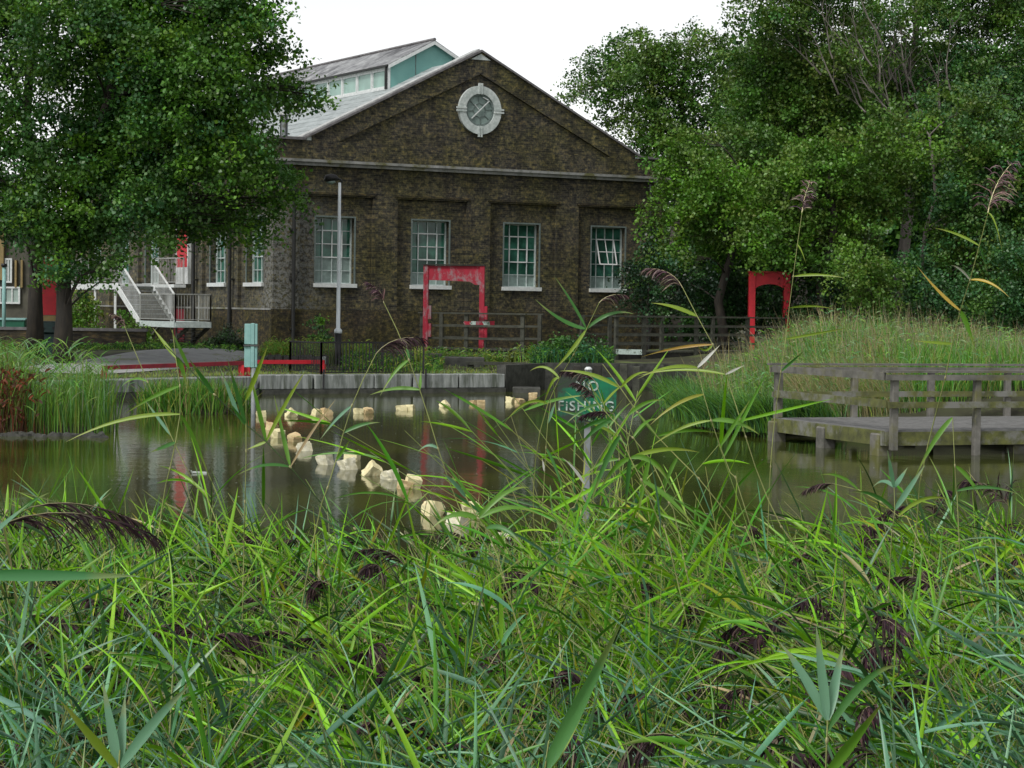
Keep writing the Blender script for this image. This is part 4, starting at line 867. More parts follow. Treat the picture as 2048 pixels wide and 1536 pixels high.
t_, n_ = tree('maple_tree', 'dark tree with gappy crown at the left edge, left of the big tree', 'tree',
     [(X0, 63.5, zg - 0.2), (X0, 63.5, 3.0), (X0 + 0.1, 63.5, 5.5), (X0 - 0.3, 63.5, 8.0), (X0 - 0.1, 63.5, 11.0), (X0 - 0.1, 63.5, 12.5)], 0.23,
     [(10, 20, 55), (60, 40, 50), (-60, 60, 90), (0, 130, 38), (70, 130, 40), (25, 215, 26), (-60, 220, 80), (10, 300, 34), (70, 330, 55), (-10, 390, 60), (60, 430, 45), (10, 450, 40), (100, 240, 40), (-120, 330, 110), (-150, 120, 110), (40, -60, 90), (-100, -60, 110), (110, 160, 40)], 63.5,
     [DEEP, MID, BLUE], [4, 3, 2], dens=1.7, tight=1.0, leaf=0.12, group='trees with dark trunks left of the pump house'); nl += n_
GR = 'trees behind the right bank'
RT_ = [
 ('broadleaf_tree', 'rounded tree with sky showing through, just right of the gable', (1345, 92), 0.28, [(1195, 150, 42), (1160, 165, 28), (1240, 120, 48), (1300, 110, 55), (1360, 110, 50), (1415, 100, 38), (1215, 190, 34), (1280, 165, 60), (1350, 170, 60), (1420, 170, 50), (1440, 230, 40), (1150, 185, 16), (1310, 270, 30), (1395, 270, 45), (1240, 235, 18), (1310, 225, 24), (1280, 300, 34), (1340, 320, 50), (1400, 350, 60), (1380, 70, 18), (1430, 75, 18), (1230, 85, 12), (1330, 300, 48), (1270, 215, 34), (1300, 260, 34), (1360, 240, 48), (1210, 240, 20)], 92, [MID, DEEP, OLV], [3, 2, 2.4], 0.75, 'palebark'),
 ('willow_tree', 'tallest green tree with its top beyond the frame, above the bright red frame', (1590, 84), 0.35, [(1540, 40, 60), (1500, 120, 50), (1570, 130, 80), (1640, 60, 80), (1640, 180, 90), (1520, 220, 80), (1600, 270, 90), (1480, 300, 60), (1700, 130, 60), (1560, -60, 90), (1680, -60, 90), (1560, 350, 80), (1680, 300, 70), (1700, 230, 50)], 84, [MID, OLV, DEEP], [3, 3, 1.2], 0.95, 'palebark'),
 ('broadleaf_tree', 'gappy tree top with bare grey twigs at the upper right', (1800, 90), 0.3, [(1760, 40, 45), (1830, 30, 50), (1900, 30, 40), (1970, 60, 60), (2020, 30, 60), (1780, 130, 45), (1940, 130, 50), (2000, 150, 60), (1870, 190, 45), (1790, 210, 50), (2060, 130, 80), (1860, -60, 110), (2000, -70, 120), (2160, 0, 120), (2150, 180, 110), (1850, 110, 30), (1720, 60, 60), (1720, 180, 60), (1840, 260, 70), (1980, 230, 70), (1900, 100, 35)], 90, [OLV, MID, BLUE], [2, 3, 1.5], 0.85, 'palebark'),
 ('broadleaf_tree', 'yellow-green tree leaning over the right end of the pump house', (1440, 78), 0.2, [(1370, 280, 38), (1345, 330, 40), (1400, 330, 55), (1450, 390, 70), (1370, 400, 50), (1330, 440, 32), (1420, 480, 60), (1340, 520, 38), (1310, 480, 18), (1300, 560, 30), (1500, 440, 55), (1320, 385, 18)], 78, [LIME, OLV, MID], [2.4, 2, 2.4], 1.0, 'bark'),
 ('broadleaf_tree', 'olive green tree filling the middle of the right wood', (1640, 76), 0.25, [(1620, 340, 70), (1700, 330, 70), (1560, 400, 70), (1640, 430, 75), (1720, 410, 60), (1530, 470, 55), (1600, 500, 60), (1780, 330, 65), (1780, 270, 50), (1690, 480, 50)], 76, [OLV, LIME, MID], [2.6, 1.4, 2.4], 1.0, 'bark'),
 ('broadleaf_tree', 'dark blue-green tree with a thin pale trunk at the right edge', (1840, 77), 0.12, [(1880, 300, 75), (1980, 290, 85), (2060, 330, 80), (1860, 390, 55), (1950, 410, 75), (2040, 450, 75), (1900, 490, 50), (2150, 380, 110), (1990, 520, 60), (1860, 240, 50), (1960, 220, 60)], 77, [BLUE, OLV, MID], [2, 1.6, 3], 1.0, 'palebark'),
]
for (nm, lb, (tx, ty), tr, lobes, Y, pal, wts, dens, bk) in RT_:
    b = at(tx, 600, ty); zg = hz(b[0], b[1]); top = at(tx + 30, min(l[1] for l in lobes) + 40, ty); n_seg = 7
    pts_ = [(b[0] + (top[0] - b[0]) * i / n_seg + 0.2 * math.sin(i * 1.7 + tx), b[1], zg - 0.2 + (top[2] - zg) * i / n_seg) for i in range(n_seg + 1)]
    t_, n_ = tree(nm, lb, 'tree', pts_, tr, lobes, Y, pal, wts, dens=dens * 1.6, tight=0.98, leaf=0.125, group=GR, mbark=bk, depth=0.8); nl += n_
    if 'twigs' in lb or 'tallest' in lb:
        mb = MB(); 
        starts = [(1850, 240), (1800, 215), (1760, 190)] if 'twigs' in lb else [(1745, 215), (1700, 160)]
        for sx, sy in [(a_ + rng.uniform(-60, 70), b_ + rng.uniform(-80, 30)) for a_, b_ in starts for _ in range(6)]:
            a = at(sx, sy, Y - 2.6 - rng.uniform(0, 1.2)); ang = rng.uniform(-0.75, -0.1); L_ = rng.uniform(1.6, 3.6); pp_ = [a]
            for j in range(6): ang += rng.normal() * 0.12 + 0.03; pp_.append(pp_[-1] + np.array([math.sin(ang), rng.normal() * 0.2, math.cos(ang)]) * L_ / 6)
            mb.tube(pp_, [0.042, 0.036, 0.03, 0.023, 0.016, 0.011, 0.005], 5, False)
            for j in (1, 2, 3, 4, 5):
                sg = rng.choice([-1, 1]); e = pp_[j] + np.array([math.sin(ang + sg * 0.5), rng.normal() * 0.2, math.cos(ang + sg * 0.5)]) * rng.uniform(0.5, 1.2); mb.tube([pp_[j], (pp_[j] + e) / 2 + rng.normal(size=3) * 0.05, e], [0.014, 0.009, 0.004], 4, False)
        mb.build('bare_branches', M['palebark'], t_)
def bush(label, lobes, Y, pal, wts, leaf=0.11, dens=1.1, group=None, clr=0.4, name='bush'):
    global nl
    x, y, r = lobes[0]; b = at(x, y, Y); b[2] = hz(b[0], b[1])
    t_, n_ = tree(name, label, 'bush', [(b[0], b[1], b[2] - 0.1), (b[0], b[1], b[2] + 0.4), (b[0] + 0.05, b[1], at(x, y, Y)[2])], 0.05, lobes, Y, pal, wts, dens=dens, leaf=leaf, group=group, clr=clr, depth=0.25, part='foliage'); nl += n_; return t_
GB = 'undergrowth below the right hand trees'
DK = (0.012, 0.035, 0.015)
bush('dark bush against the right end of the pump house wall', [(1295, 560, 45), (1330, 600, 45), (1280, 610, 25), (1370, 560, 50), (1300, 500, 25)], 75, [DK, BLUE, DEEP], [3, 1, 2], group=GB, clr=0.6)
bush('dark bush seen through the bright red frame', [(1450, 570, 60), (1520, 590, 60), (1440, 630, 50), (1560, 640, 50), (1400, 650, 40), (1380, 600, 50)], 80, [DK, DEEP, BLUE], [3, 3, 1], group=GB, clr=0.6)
bush('lighter bush standing forward with small pale leaves right of the bright red frame', [(1720, 530, 45), (1770, 560, 45), (1700, 500, 25), (1750, 460, 22), (1760, 620, 40), (1730, 590, 40)], 72, [MID, OLV, LIME], [3, 2, 1], group=GB, clr=0.45)
bush('broad dark bush at the foot of the wood right of the lighter bush', [(1850, 590, 55), (1830, 530, 45), (1920, 580, 50), (1900, 640, 45), (1830, 640, 40)], 74, [DEEP, BLUE, MID], [3, 2, 1], group=GB, clr=0.6)
bush('bush with dull leaves at the far right edge behind the mound', [(2010, 570, 60), (2060, 620, 60), (1970, 640, 40), (2100, 560, 70), (2030, 500, 50)], 73, [BLUE, DEEP, MID], [3, 2, 1], group=GB, clr=0.6)
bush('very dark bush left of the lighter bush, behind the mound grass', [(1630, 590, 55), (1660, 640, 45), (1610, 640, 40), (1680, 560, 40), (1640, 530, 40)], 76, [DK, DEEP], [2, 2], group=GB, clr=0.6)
bush('green bush between the two footbridges by the pump house wall', [(1120, 700, 28), (1155, 705, 32), (1090, 722, 22), (1185, 722, 22), (1130, 735, 22), (1105, 690, 14), (1160, 740, 22)], 66.5, [DEEP, BLUE, MID], [3, 2, 1], leaf=0.09, group='bushes along the pump house')
bush('grey green bush below the staircase at the pump house corner', [(448, 688, 24), (425, 695, 18), (465, 682, 24), (450, 668, 16), (485, 692, 18)], 73, [(0.035, 0.055, 0.035), DEEP], [3, 1], leaf=0.08, group='bushes along the pump house', clr=0.35)
bush('yellow-green creeper bush between the tree trunk and the staircase posts', [(165, 640, 26), (160, 600, 20), (180, 620, 18), (150, 650, 24), (175, 655, 20)], 76, [YEL, LIME, MID], [2, 3, 2], leaf=0.10, group='bushes along the pump house', clr=0.35)
bush('yellowish bush under the lower landing of the staircase', [(265, 665, 22), (250, 640, 14), (285, 680, 20), (262, 690, 20)], 75, [LIME, OLV, MID], [2, 1, 2], leaf=0.09, group='bushes along the pump house', clr=0.3)
bush('upright green shrub against the wall beside the lamp', [(643, 660, 11), (640, 640, 7), (650, 680, 13), (632, 675, 10)], 72, [LIME, MID, BLUE], [2, 2, 1], leaf=0.09, group='bushes along the pump house', clr=0.22, name='shrub')
# far wood that closes the view behind the trees
cs = []
for (x0, x1, y0, y1, n, Y) in ((1330, 2500, 330, 640, 1300, 104), (1460, 2500, 120, 380, 900, 108), (-500, 60, 430, 600, 260, 128)):
    for _ in range(n):
        x = rng.uniform(x0, x1); y = y0 + (y1 - y0) * rng.random() ** 0.8; cs.append((at(x, y + 40 * math.sin(x * 0.02), Y + rng.uniform(-5, 5)), 1.1))
q, cl = [], []
for c, k in cs:
    m_ = 70; d_ = rng.normal(size=(m_, 3)) * k * 0.6; q.append(c + d_); cc = pick([DK, DEEP, MID], [2, 3, 2.5], 1, 0.2)[0]; cl.append(cc[None] * (1 + 0.2 * (rng.random((m_, 1)) * 2 - 1)))
q, cl = np.concatenate(q), np.concatenate(cl)
tag(veg('woodland', [leafquads(q, 0.30 + 0.15 * rng.random(len(q)), cl)], M['leaf']), 'dark mass of distant wood closing the view behind the trees', 'wood', kind='stuff')
print('tree leaves', nl, 'wood', len(q))

# ------------------------------------------------------------------ far left: low wall, pedestal with red board, pole, skip, far house
lw = thing('garden_wall', (-16, 72, 0.8), 'low dark brick wall behind the two tree trunks', 'wall')
mb = MB(); mb.box(-24, -12.6, 72, 72.25, 0.5, 1.52); mb.build('brickwork', M['brick_dark'], lw)
mb = MB(); mb.box(-24.05, -12.55, 71.96, 72.29, 1.523, 1.62); mb.build('coping', M['coping'], lw)
P = at(99, 650, 65.4); zg = hz(P[0], P[1])
pb = thing('pedestal_board', (P[0], P[1], zg), 'tall red board on a dark iron pedestal between the two tree trunks', 'board on pedestal')
mb = MB(); mb.prism([at(x, y, 65.6) for x, y in ((88, 510), (117, 510), (111, 630), (83, 630))], (0, 0.10, 0)); mb.build('red_board', M['red'], pb)
mb = MB(); mb.prism([at(x, y, 65.59) for x, y in ((83, 631), (111, 631), (111, 642), (82, 642))], (0, 0.12, 0)); mb.build('base_strip', M['tan'], pb)
mb = MB(); z1 = at(99, 643, 65.4)[2]; mb.box(P[0] - 0.36, P[0] + 0.36, 65.2, 65.9, z1 - 0.36, z1); mb.box(P[0] - 0.24, P[0] + 0.24, 65.3, 65.8, z1 - 0.8, z1 - 0.361); mb.box(P[0] - 0.5, P[0] + 0.5, 65.1, 66.0, zg - 0.2, z1 - 0.801); mb.build('pedestal', M['machine'], pb, bevel=0.03)
for k in (-0.16, 0.17):
    mb = MB(); mb.tube([(P[0] + k, 65.21, z1 - 0.2), (P[0] + k, 65.17, z1 - 0.2)], 0.05, 8); mb.build('bolt', M['iron'], pb)
P = at(8, 600, 76); gp = thing('green_pole', (P[0], P[1], 0.9), 'thin grey-green pole with dark cap at the left edge', 'pole')
mb = MB(); mb.tube([(P[0], P[1], 0.8), (P[0], P[1], 3.75)], 0.07, 8); mb.build('pole', M['tealpost'], gp, True)
mb = MB(); mb.tube([(P[0], P[1], 3.74), (P[0], P[1], 3.86)], 0.11, 8); mb.build('cap', M['iron'], gp, True)
sk = thing('green_skip', at(20, 648, 78), 'green painted metal skip behind the low wall at the left edge', 'skip')
a, b = at(-120, 638, 78), at(49, 638, 78); mb = MB(); mb.box(a[0], b[0], 78, 79.6, 0.9, 1.80); mb.build('body', M['greenpaint'], sk, bevel=0.02)
mb = MB(); mb.box(a[0] - 0.04, b[0] + 0.04, 77.95, 79.65, 1.803, 1.87); mb.build('rim', M['tealpost'], sk)
# house far behind
ho = thing('far_house', at(20, 600, 108), 'brown and tan house with white framed windows seen under the leaves at far left', 'house')
a, b = at(-330, 600, 108), at(58, 600, 108)
mb = MB(); mb.box(a[0], b[0], 108, 118, 0.7, 7.2); mb.build('wall', M['render'], ho)
mb = MB(); mb.prism([(a[0] - 0.3, 107.7, 7.2), (b[0] + 0.3, 107.7, 7.2), (b[0] + 0.3, 113, 9.2), (a[0] - 0.3, 113, 9.2)], (0, 0, 0.12)); mb.build('roof', M['slate'], ho)
mb = MB(); c_, d_ = at(-60, 480, 107.9), at(9, 480, 107.9); mb.box(c_[0], d_[0], 107.7, 107.995, at(0, 560, 108)[2], 6.6); mb.build('tan_panel', M['tan'], ho)
for x0, x1, y0, y1 in ((-5, 6, 577, 604), (12, 37, 577, 604), (13, 21, 520, 562), (-60, -30, 577, 604)):
    p, q = at(x0, y1, 107.9), at(x1, y0, 107.9); mb = MB(); mb.box(p[0], q[0], 107.9, 107.99, p[2], q[2]); w_ = mb.build('window', M['glasspale'], ho)
    mb = MB(); e = 0.09
    for bx in ((p[0] - e, p[0]), (q[0], q[0] + e), ((p[0] + q[0]) / 2 - 0.03, (p[0] + q[0]) / 2 + 0.03)): mb.box(bx[0], bx[1], 107.84, 107.93, p[2], q[2])
    mb.box(p[0] - e, q[0] + e, 107.83, 107.94, p[2] - e, p[2] - 0.001); mb.box(p[0] - e, q[0] + e, 107.83, 107.94, q[2] + 0.001, q[2] + e); mb.build('frame', M['white'], w_)
for x0 in (30, 42):
    p, q = at(x0, 575, 107.9), at(x0 + 4, 520, 107.9); mb = MB(); mb.box(p[0], q[0], 107.8, 107.99, p[2], q[2]); mb.build('yellow_strip', M['tan'], ho)

# edging stones
st0 = None
for i in range(9):
    p = on(520 + i * 15.5, 722, 0.75) if False else at(524 + i * 15.5, 712, 65.0 + i * 0.12); r = random.Random(i)
    if st0 is None:
        bm = bmesh.new(); bmesh.ops.create_cube(bm, size=1.0); bmesh.ops.bevel(bm, geom=bm.edges[:], offset=0.1, segments=2, affect='EDGES')
        for v in bm.verts: v.co += Vector((r.uniform(-1, 1), r.uniform(-1, 1), r.uniform(-1, 1))) * 0.03
        me = bpy.data.meshes.new('edging_stone'); bm.to_mesh(me); bm.free(); o = st0 = link('edging_stone', me, M['wetstone'])
    else: o = st0.copy(); COL.objects.link(o)
    o.location = (p[0], p[1], hz(p[0], p[1]) + 0.12); o.scale = (0.23 * r.uniform(0.85, 1.05), 0.2, 0.36 * r.uniform(0.85, 1.15)); o.rotation_euler = (0, r.uniform(-0.05, 0.05), ANG + r.uniform(-0.1, 0.1))
    tag(o, ('leftmost', 'second from left', 'third from left', 'fourth from left', 'middle', 'fourth from right', 'third from right', 'second from right', 'rightmost')[i] + ' dark edging stone of the low row in front of the weeds', 'edging stone', 'row of dark edging stones')

# ------------------------------------------------------------------ ground plants on the far side
def scatter(n, x0, x1, y0, y1, ok):
    out = np.zeros((0, 2))
    while len(out) < n:
        p = np.stack([rng.uniform(x0, x1, n * 2), rng.uniform(y0, y1, n * 2)], -1); p = p[ok(p[:, 0], p[:, 1])]; out = np.concatenate([out, p])
        if len(p) == 0: break
    return out[:n]
def ell(cx, cy, rx, ry): return lambda x, y: np.hypot((x - cx) / rx, (y - cy) / ry) < 1
gG = (0.12, 0.29, 0.04); gL = (0.21, 0.38, 0.07); gB = (0.15, 0.33, 0.13); gY = (0.25, 0.30, 0.06); gT = (0.36, 0.31, 0.16); gR = (0.20, 0.06, 0.03); gP = (0.24, 0.33, 0.17); gD = (0.035, 0.09, 0.03)
# left islet of reeds
p = scatter(5200, -16, -7, 38.8, 43.2, ell(-11.4, 41.0, 3.7, 1.85)); hh = 1.0 + 0.5 * rng.random(len(p)) + 0.25 * np.sin(p[:, 0] * 2.3); hh *= np.where((p[:, 0] > -9.6) & (p[:, 0] < -8.9), 0.85, 1.0)
parts = [blades(p, hh, 0.016 + 0.012 * rng.random(len(p)), [gG, gL, gB, gY, gP], [3, 3, 2, 1.5, 1.2], 0.28)]
p2 = scatter(2600, -16, -7, 38.8, 43.2, ell(-11.4, 41.0, 3.8, 1.9)); z2 = height(p2[:, 0], p2[:, 1]); h2 = rng.uniform(0.5, 1.5, len(p2))
b = np.stack([p2[:, 0], p2[:, 1], z2 + h2], -1); az = rng.random(len(p2)) * 6.283; d0 = np.stack([np.cos(az), np.sin(az), 1.2 + 0 * az], -1)
parts.append(drooping(b, d0, 0.25 + 0.2 * rng.random(len(p2)), 0.02 + 0 * az, 5, 0.25, pick([gG, gL, gB, gP], [3, 2, 3, 2], len(p2)), fold=0))
tag(veg('reeds', parts, M['grass']), 'tall pale green reeds growing on the islet at the left', 'reeds', kind='stuff')
p = scatter(420, -10.5, -8.8, 39.0, 40.4, lambda x, y: rng.random(x.shape) < np.exp(-((x + 9.6) / 0.5) ** 2)); parts = [blades(p, (0.5 + 1.0 * rng.random(len(p)) ** 1.5) * (1.15 - 0.5 * np.abs(p[:, 0] + 9.6)), 0.018 + 0 * p[:, 0], [gR, (0.13, 0.05, 0.03), (0.08, 0.05, 0.03)], [3, 2, 2], 0.3)]
az = rng.random(420) * 6.283; b = np.stack([p[:, 0], p[:, 1], 0.2 + rng.random(420)], -1); parts.append(drooping(b, np.stack([np.cos(az), np.sin(az), 1 + 0 * az], -1), 0.1 + 0.1 * rng.random(420), 0.05 + 0 * az, 4, 0.3, pick([gR, (0.10, 0.05, 0.03)], [1, 1], 420), fold=0))
dk = thing('dock_plant', (-9.6, 39.6, 0.1), 'rust brown dead dock plant standing in the left reeds', 'plant'); veg('stems', parts, M['grass'], dk)
mud = thing('mud_bank', (-9.0, 38.9, 0), 'dark low mud and stones at the water edge below the left reeds', 'mud bank'); mb = MB()
for i in range(34):
    r = random.Random(i); t_ = r.random(); x, y = -12.5 + 5.0 * t_, 39.0 + 0.5 * r.random() - 0.25 * math.sin(t_ * 3.1); k = r.uniform(0.10, 0.24); n_ = 6
    v_ = [(x + k * r.uniform(0.7, 1.3) * math.cos(6.28 * j / n_) * (1.5 - 0.6 * l), y + 0.6 * k * math.sin(6.28 * j / n_), (-0.15, 0.01 + 0.05 * r.random(), 0.03 + 0.07 * r.random())[l]) for l in range(3) for j in range(n_)]
    mb.add(v_, [(l * n_ + j, l * n_ + (j + 1) % n_, (l + 1) * n_ + (j + 1) % n_, (l + 1) * n_ + j) for l in range(2) for j in range(n_)] + [tuple(2 * n_ + j for j in range(n_))])
mb.build('stones', M['wetstone'], mud)
# sedge clump
p = scatter(1500, -9, -5.8, 47.3, 49.4, ell(-7.35, 48.4, 1.35, 0.85)); hh = 0.55 + 0.35 * rng.random(len(p))
tag(veg('sedge', [blades(p, hh, 0.022 + 0.012 * rng.random(len(p)), [gG, gY, (0.06, 0.17, 0.03), gT], [4, 2, 3, 0.8], 0.7)], M['grass']), 'green sedge clump at the foot of the quay wall', 'sedge', kind='stuff')
p = scatter(500, -6.9, -5.9, 47.4, 48.3, lambda x, y: x > -99); tag(veg('dead_sedge', [blades(p, 0.2 + 0.25 * rng.random(len(p)), 0.018 + 0 * p[:, 0], [(0.13, 0.10, 0.10), (0.2, 0.17, 0.13), (0.10, 0.12, 0.05)], [2, 1, 1], 1.4)], M['grass']), 'dull purple brown dead sedge at the right of the sedge clump', 'dead sedge', kind='stuff')
# quay top grass and weeds
def okq(x, y): s_ = pond_sd(x, y); return (s_ > 0.75) & ~((x > -13.9 + 0.0) & (x < -10.6) & (y > 57.8) & (y < 70))
p = scatter(15000, -20, 0.8, 53, 71.5, okq)
parts = [blades(p, 0.04 + 0.09 * rng.random(len(p)), 0.02 + 0.01 * rng.random(len(p)), [gY, gL, gP, gT], [3, 2, 2, 1.5], 0.8)]
p = scatter(900, -10.6, -0.2, 53, 63, lambda x, y: (pond_sd(x, y) > 0.35) & (pond_sd(x, y) < 0.8)); parts.append(blades(p, 0.06 + 0.1 * rng.random(len(p)), 0.015 + 0 * p[:, 0], [gY, gP], [2, 1], 0.9, zoff=0.05))
tag(veg('grass', parts, M['grass']), 'short yellow-green grass on the far bank behind the quay', 'grass', kind='stuff')
def weeds(label, n, x0, x1, y0, y1, h0, h1, pal, wts, lean=0.5):
    p = scatter(n, x0, x1, y0, y1, lambda x, y: pond_sd(x, y) > 0.1); hh = rng.uniform(h0, h1, n); z_ = height(p[:, 0], p[:, 1]); parts = [blades(p, hh, 0.02 + 0.012 * rng.random(n), pal, wts, lean)]
    m_ = n * 2; i = rng.integers(0, n, m_); az = rng.random(m_) * 6.283; b = np.stack([p[i, 0], p[i, 1], z_[i] + hh[i] * rng.uniform(0.2, 0.9, m_)], -1)
    parts.append(drooping(b, np.stack([np.cos(az), np.sin(az), 0.8 + 0 * az], -1), 0.08 + 0.12 * rng.random(m_), 0.03 + 0.02 * rng.random(m_), 4, 0.3, pick(pal, wts, m_), fold=0))
    tag(veg('weeds', parts, M['grass']), label, 'weeds', kind='stuff')
weeds('yellow-green weeds behind the row of edging stones', 1500, -8.0, -4.6, 66.5, 69.5, 0.3, 0.75, [gY, gL, gG, (0.16, 0.09, 0.04)], [4, 3, 2, 0.7])
weeds('dark weeds around the lamp base and the iron railings', 1000, -5.2, -2.2, 62.5, 68, 0.2, 0.6, [gG, gD, gY], [2, 2, 1])
weeds('grassy weeds hanging along the left footbridge deck', 700, -3.3, 0.8, 69.2, 70.2, 0.3, 0.62, [gY, gG, gP], [2, 2, 1])
weeds('upright yellow-green sprouts beside the left leg of the worn red frame', 60, -2.95, -2.6, 63.6, 63.9, 0.6, 1.05, [gY, gL], [2, 1], 0.35)
weeds('leafy weeds under the staircase and beside its foot', 900, -16, -9.2, 69, 73.5, 0.08, 0.28, [gG, gL, gD], [2, 1, 2])
weeds('dark channel side plants left of the right footbridge', 700, 0.6, 3.2, 65.6, 67.8, 0.3, 0.7, [gG, gD, (0.04, 0.16, 0.08)], [2, 2, 2])
# right mound
okm = lambda x, y: (pond_sd(x, y) > 0.05) & (y - 40 > (x - 13) * 0.2) & ~((x > 5.2) & (y < 42.0 + (x - 5) * 0.38))
n = 30000; p = scatter(n, 3.7, 20, 41, 62, okm); sd_m = pond_sd(p[:, 0], p[:, 1])
patch = np.sin(p[:, 0] * 1.7 + 1) * np.cos(p[:, 1] * 1.1) + 0.4 * rng.normal(size=n); hh = (0.55 + 0.5 * rng.random(n)) * (0.85 + 0.2 * sm(0, 3, sd_m))
tanmask = (patch > 0.45) & (p[:, 1] > 43.5)
parts = [blades(p[~tanmask], hh[~tanmask], 0.016 + 0.012 * rng.random((~tanmask).sum()), [gG, gL, gB, gP, gY], [3, 3, 3, 2, 1], 0.75, wind=(-0.12, -0.1)),
         blades(p[tanmask], hh[tanmask] * 1.15, 0.012 + 0.008 * rng.random(tanmask.sum()), [gT, gP, (0.28, 0.26, 0.12)], [2.5, 2, 2], 0.5, wind=(-0.15, 0))]
k = 15000; i = rng.integers(0, n, k); az = rng.random(k) * 6.283; b = np.stack([p[i, 0], p[i, 1], height(p[i, 0], p[i, 1]) + hh[i] * rng.uniform(0.3, 1.0, k)], -1)
parts.append(drooping(b, np.stack([np.cos(az), np.sin(az), 0.7 + 0 * az], -1), 0.10 + 0.16 * rng.random(k), 0.014 + 0.016 * rng.random(k), 4, 0.35, pick([gG, gL, gB, gP], [2, 3, 3, 2], k), fold=0))
ps = np.concatenate([np.array([[3.95, 46.5], [4.25, 43.6], [5.1, 41.9]])[j] * (1 - q) + np.array([[4.25, 43.6], [5.1, 41.9], [6.4, 42.3]])[j] * q for j in range(3) for q in [rng.random((1500, 1))]]); ps = np.concatenate([ps, np.stack([3.9 + 0.9 * rng.random(1500), 46.5 + 8 * rng.random(1500)], -1)]) + rng.normal(size=(6000, 2)) * 0.16
parts.append(blades(ps, 0.55 + 0.45 * rng.random(6000), 0.018 + 0.012 * rng.random(6000), [gG, gB, gD, gL], [3, 3, 2, 1.5], 0.6, wind=(-0.45, -0.25), base_z=0.12))
tag(veg('mound_grass', parts, M['grass']), 'long green and straw coloured grass covering the right bank mound', 'grass', kind='stuff')
p = scatter(1100, 4.4, 13, 45, 54, okm); tag(veg('dead_stems', [blades(p, 0.95 + 0.6 * rng.random(len(p)), 0.016 + 0 * p[:, 0], [gT, (0.30, 0.25, 0.18), (0.2, 0.16, 0.10)], [2, 2, 1], 0.45, wind=(-0.15, 0))], M['grass']), 'tall tan dead stems sticking up from the mound grass', 'dead stems', kind='stuff')
p = scatter(1300, 5.8, 8.4, 42.4, 44.2, okm); tag(veg('straw_reeds', [blades(p, 0.8 + 0.35 * rng.random(len(p)), 0.015 + 0 * p[:, 0], [gT, (0.42, 0.38, 0.22), gP], [3, 2, 1], 0.25, wind=(-0.55, -0.1))], M['grass']), 'straw coloured reeds leaning left behind the platform rails', 'reeds', kind='stuff')
p = scatter(3000, 8, 15, 42.8, 46.5, okm); tag(veg('lush_grass', [blades(p, 0.55 + 0.35 * rng.random(len(p)), 0.018 + 0.01 * rng.random(len(p)), [(0.09, 0.30, 0.04), gL, gY], [3, 2, 1], 0.5)], M['grass']), 'bright lush grass behind the timber platform', 'grass', kind='stuff')

# ------------------------------------------------------------------ foreground reed bed
NG = (0.195, 0.430, 0.014); NM = (0.085, 0.260, 0.018); ND = (0.026, 0.080, 0.016); NB = (0.200, 0.400, 0.250); NB2 = (0.100, 0.250, 0.135); NY = (0.30, 0.33, 0.02); NT = (0.33, 0.30, 0.16); NO = (0.42, 0.24, 0.02)
STEM = (0.33, 0.36, 0.13)
def near_ok(x, y): return (np.abs(x) < 0.262 * y + 0.55) | ((np.abs(x) < 0.262 * y + 2.3) & (rng.random(np.shape(x)) < 0.7))
def canopy(x, y):
    """top of the reed bed: dips right of the middle, stands higher at both sides"""
    a = x / np.maximum(y, 1) * FPX + 1024
    c = np.interp(a, [-300, 0, 250, 520, 760, 950, 1180, 1300, 1500, 1640, 1800, 2000, 2400], [1.47, 1.47, 1.43, 1.38, 1.34, 1.42, 1.40, 1.30, 1.20, 1.24, 1.38, 1.50, 1.52])
    return c * sm(13.2, 9.8, y) ** 0.5 * (1 - 0.12 * sm(6.5, 3.5, y))
n = 4100; pxy = scatter(n, -6, 6, 4.0, 12.2, near_ok); gz = np.maximum(height(pxy[:, 0], pxy[:, 1]), -0.3)
lift = rng.normal(size=n) * 0.11 - 0.06; topz = canopy(pxy[:, 0], pxy[:, 1]) + lift; topz = np.maximum(topz, gz + 0.35)
wn_ = np.sin(pxy[:, 0] * 1.3 + 0.4 * pxy[:, 1]) ; leanx = -0.38 + 0.42 * rng.normal(size=n) + 0.12 * wn_; leany = 0.22 * rng.normal(size=n) - 0.05
K = 6; t_ = np.linspace(0, 1, K); H = topz - gz; SP = np.zeros((n, K, 3))
SP[..., 0] = pxy[:, 0:1] + (leanx * H)[:, None] * t_[None] ** 1.4; SP[..., 1] = pxy[:, 1:2] + (leany * H)[:, None] * t_[None] ** 1.4; SP[..., 2] = gz[:, None] + H[:, None] * t_[None]
parts = [tubes3(SP, (0.0036 - 0.0014 * t_)[None] * np.ones((n, 1)) * (0.8 + 0.5 * rng.random((n, 1))), pick([STEM, (0.26, 0.32, 0.07), (0.36, 0.33, 0.18)], [3, 3, 1.2], n, 0.2))]
def stem_at(SP, i, s):
    x = s * (SP.shape[1] - 1); k = np.clip(x.astype(int), 0, SP.shape[1] - 2); f = (x - k)[:, None]; a, b = SP[i, k], SP[i, k + 1]; return a * (1 - f) + b * f, unit(b - a)
nlf = n * 16; i = rng.integers(0, n, nlf); s_ = 1 - 0.72 * rng.random(nlf) ** 1.15; base, dr = stem_at(SP, i, np.clip(s_, 0.05, 0.99))
az = rng.random(nlf) * 6.283; side = np.stack([np.cos(az) * 1.25 - 0.15, np.sin(az) * 0.8, np.zeros(nlf)], -1); th = rng.uniform(0.25, 1.2, nlf)[:, None]
d0 = dr * np.cos(th) + unit(side) * np.sin(th); ln = 0.17 + 0.26 * rng.random(nlf); wd = 0.006 + 0.012 * rng.random(nlf) ** 1.8
yy = base[:, 1]; xx = base[:, 0] / yy * FPX
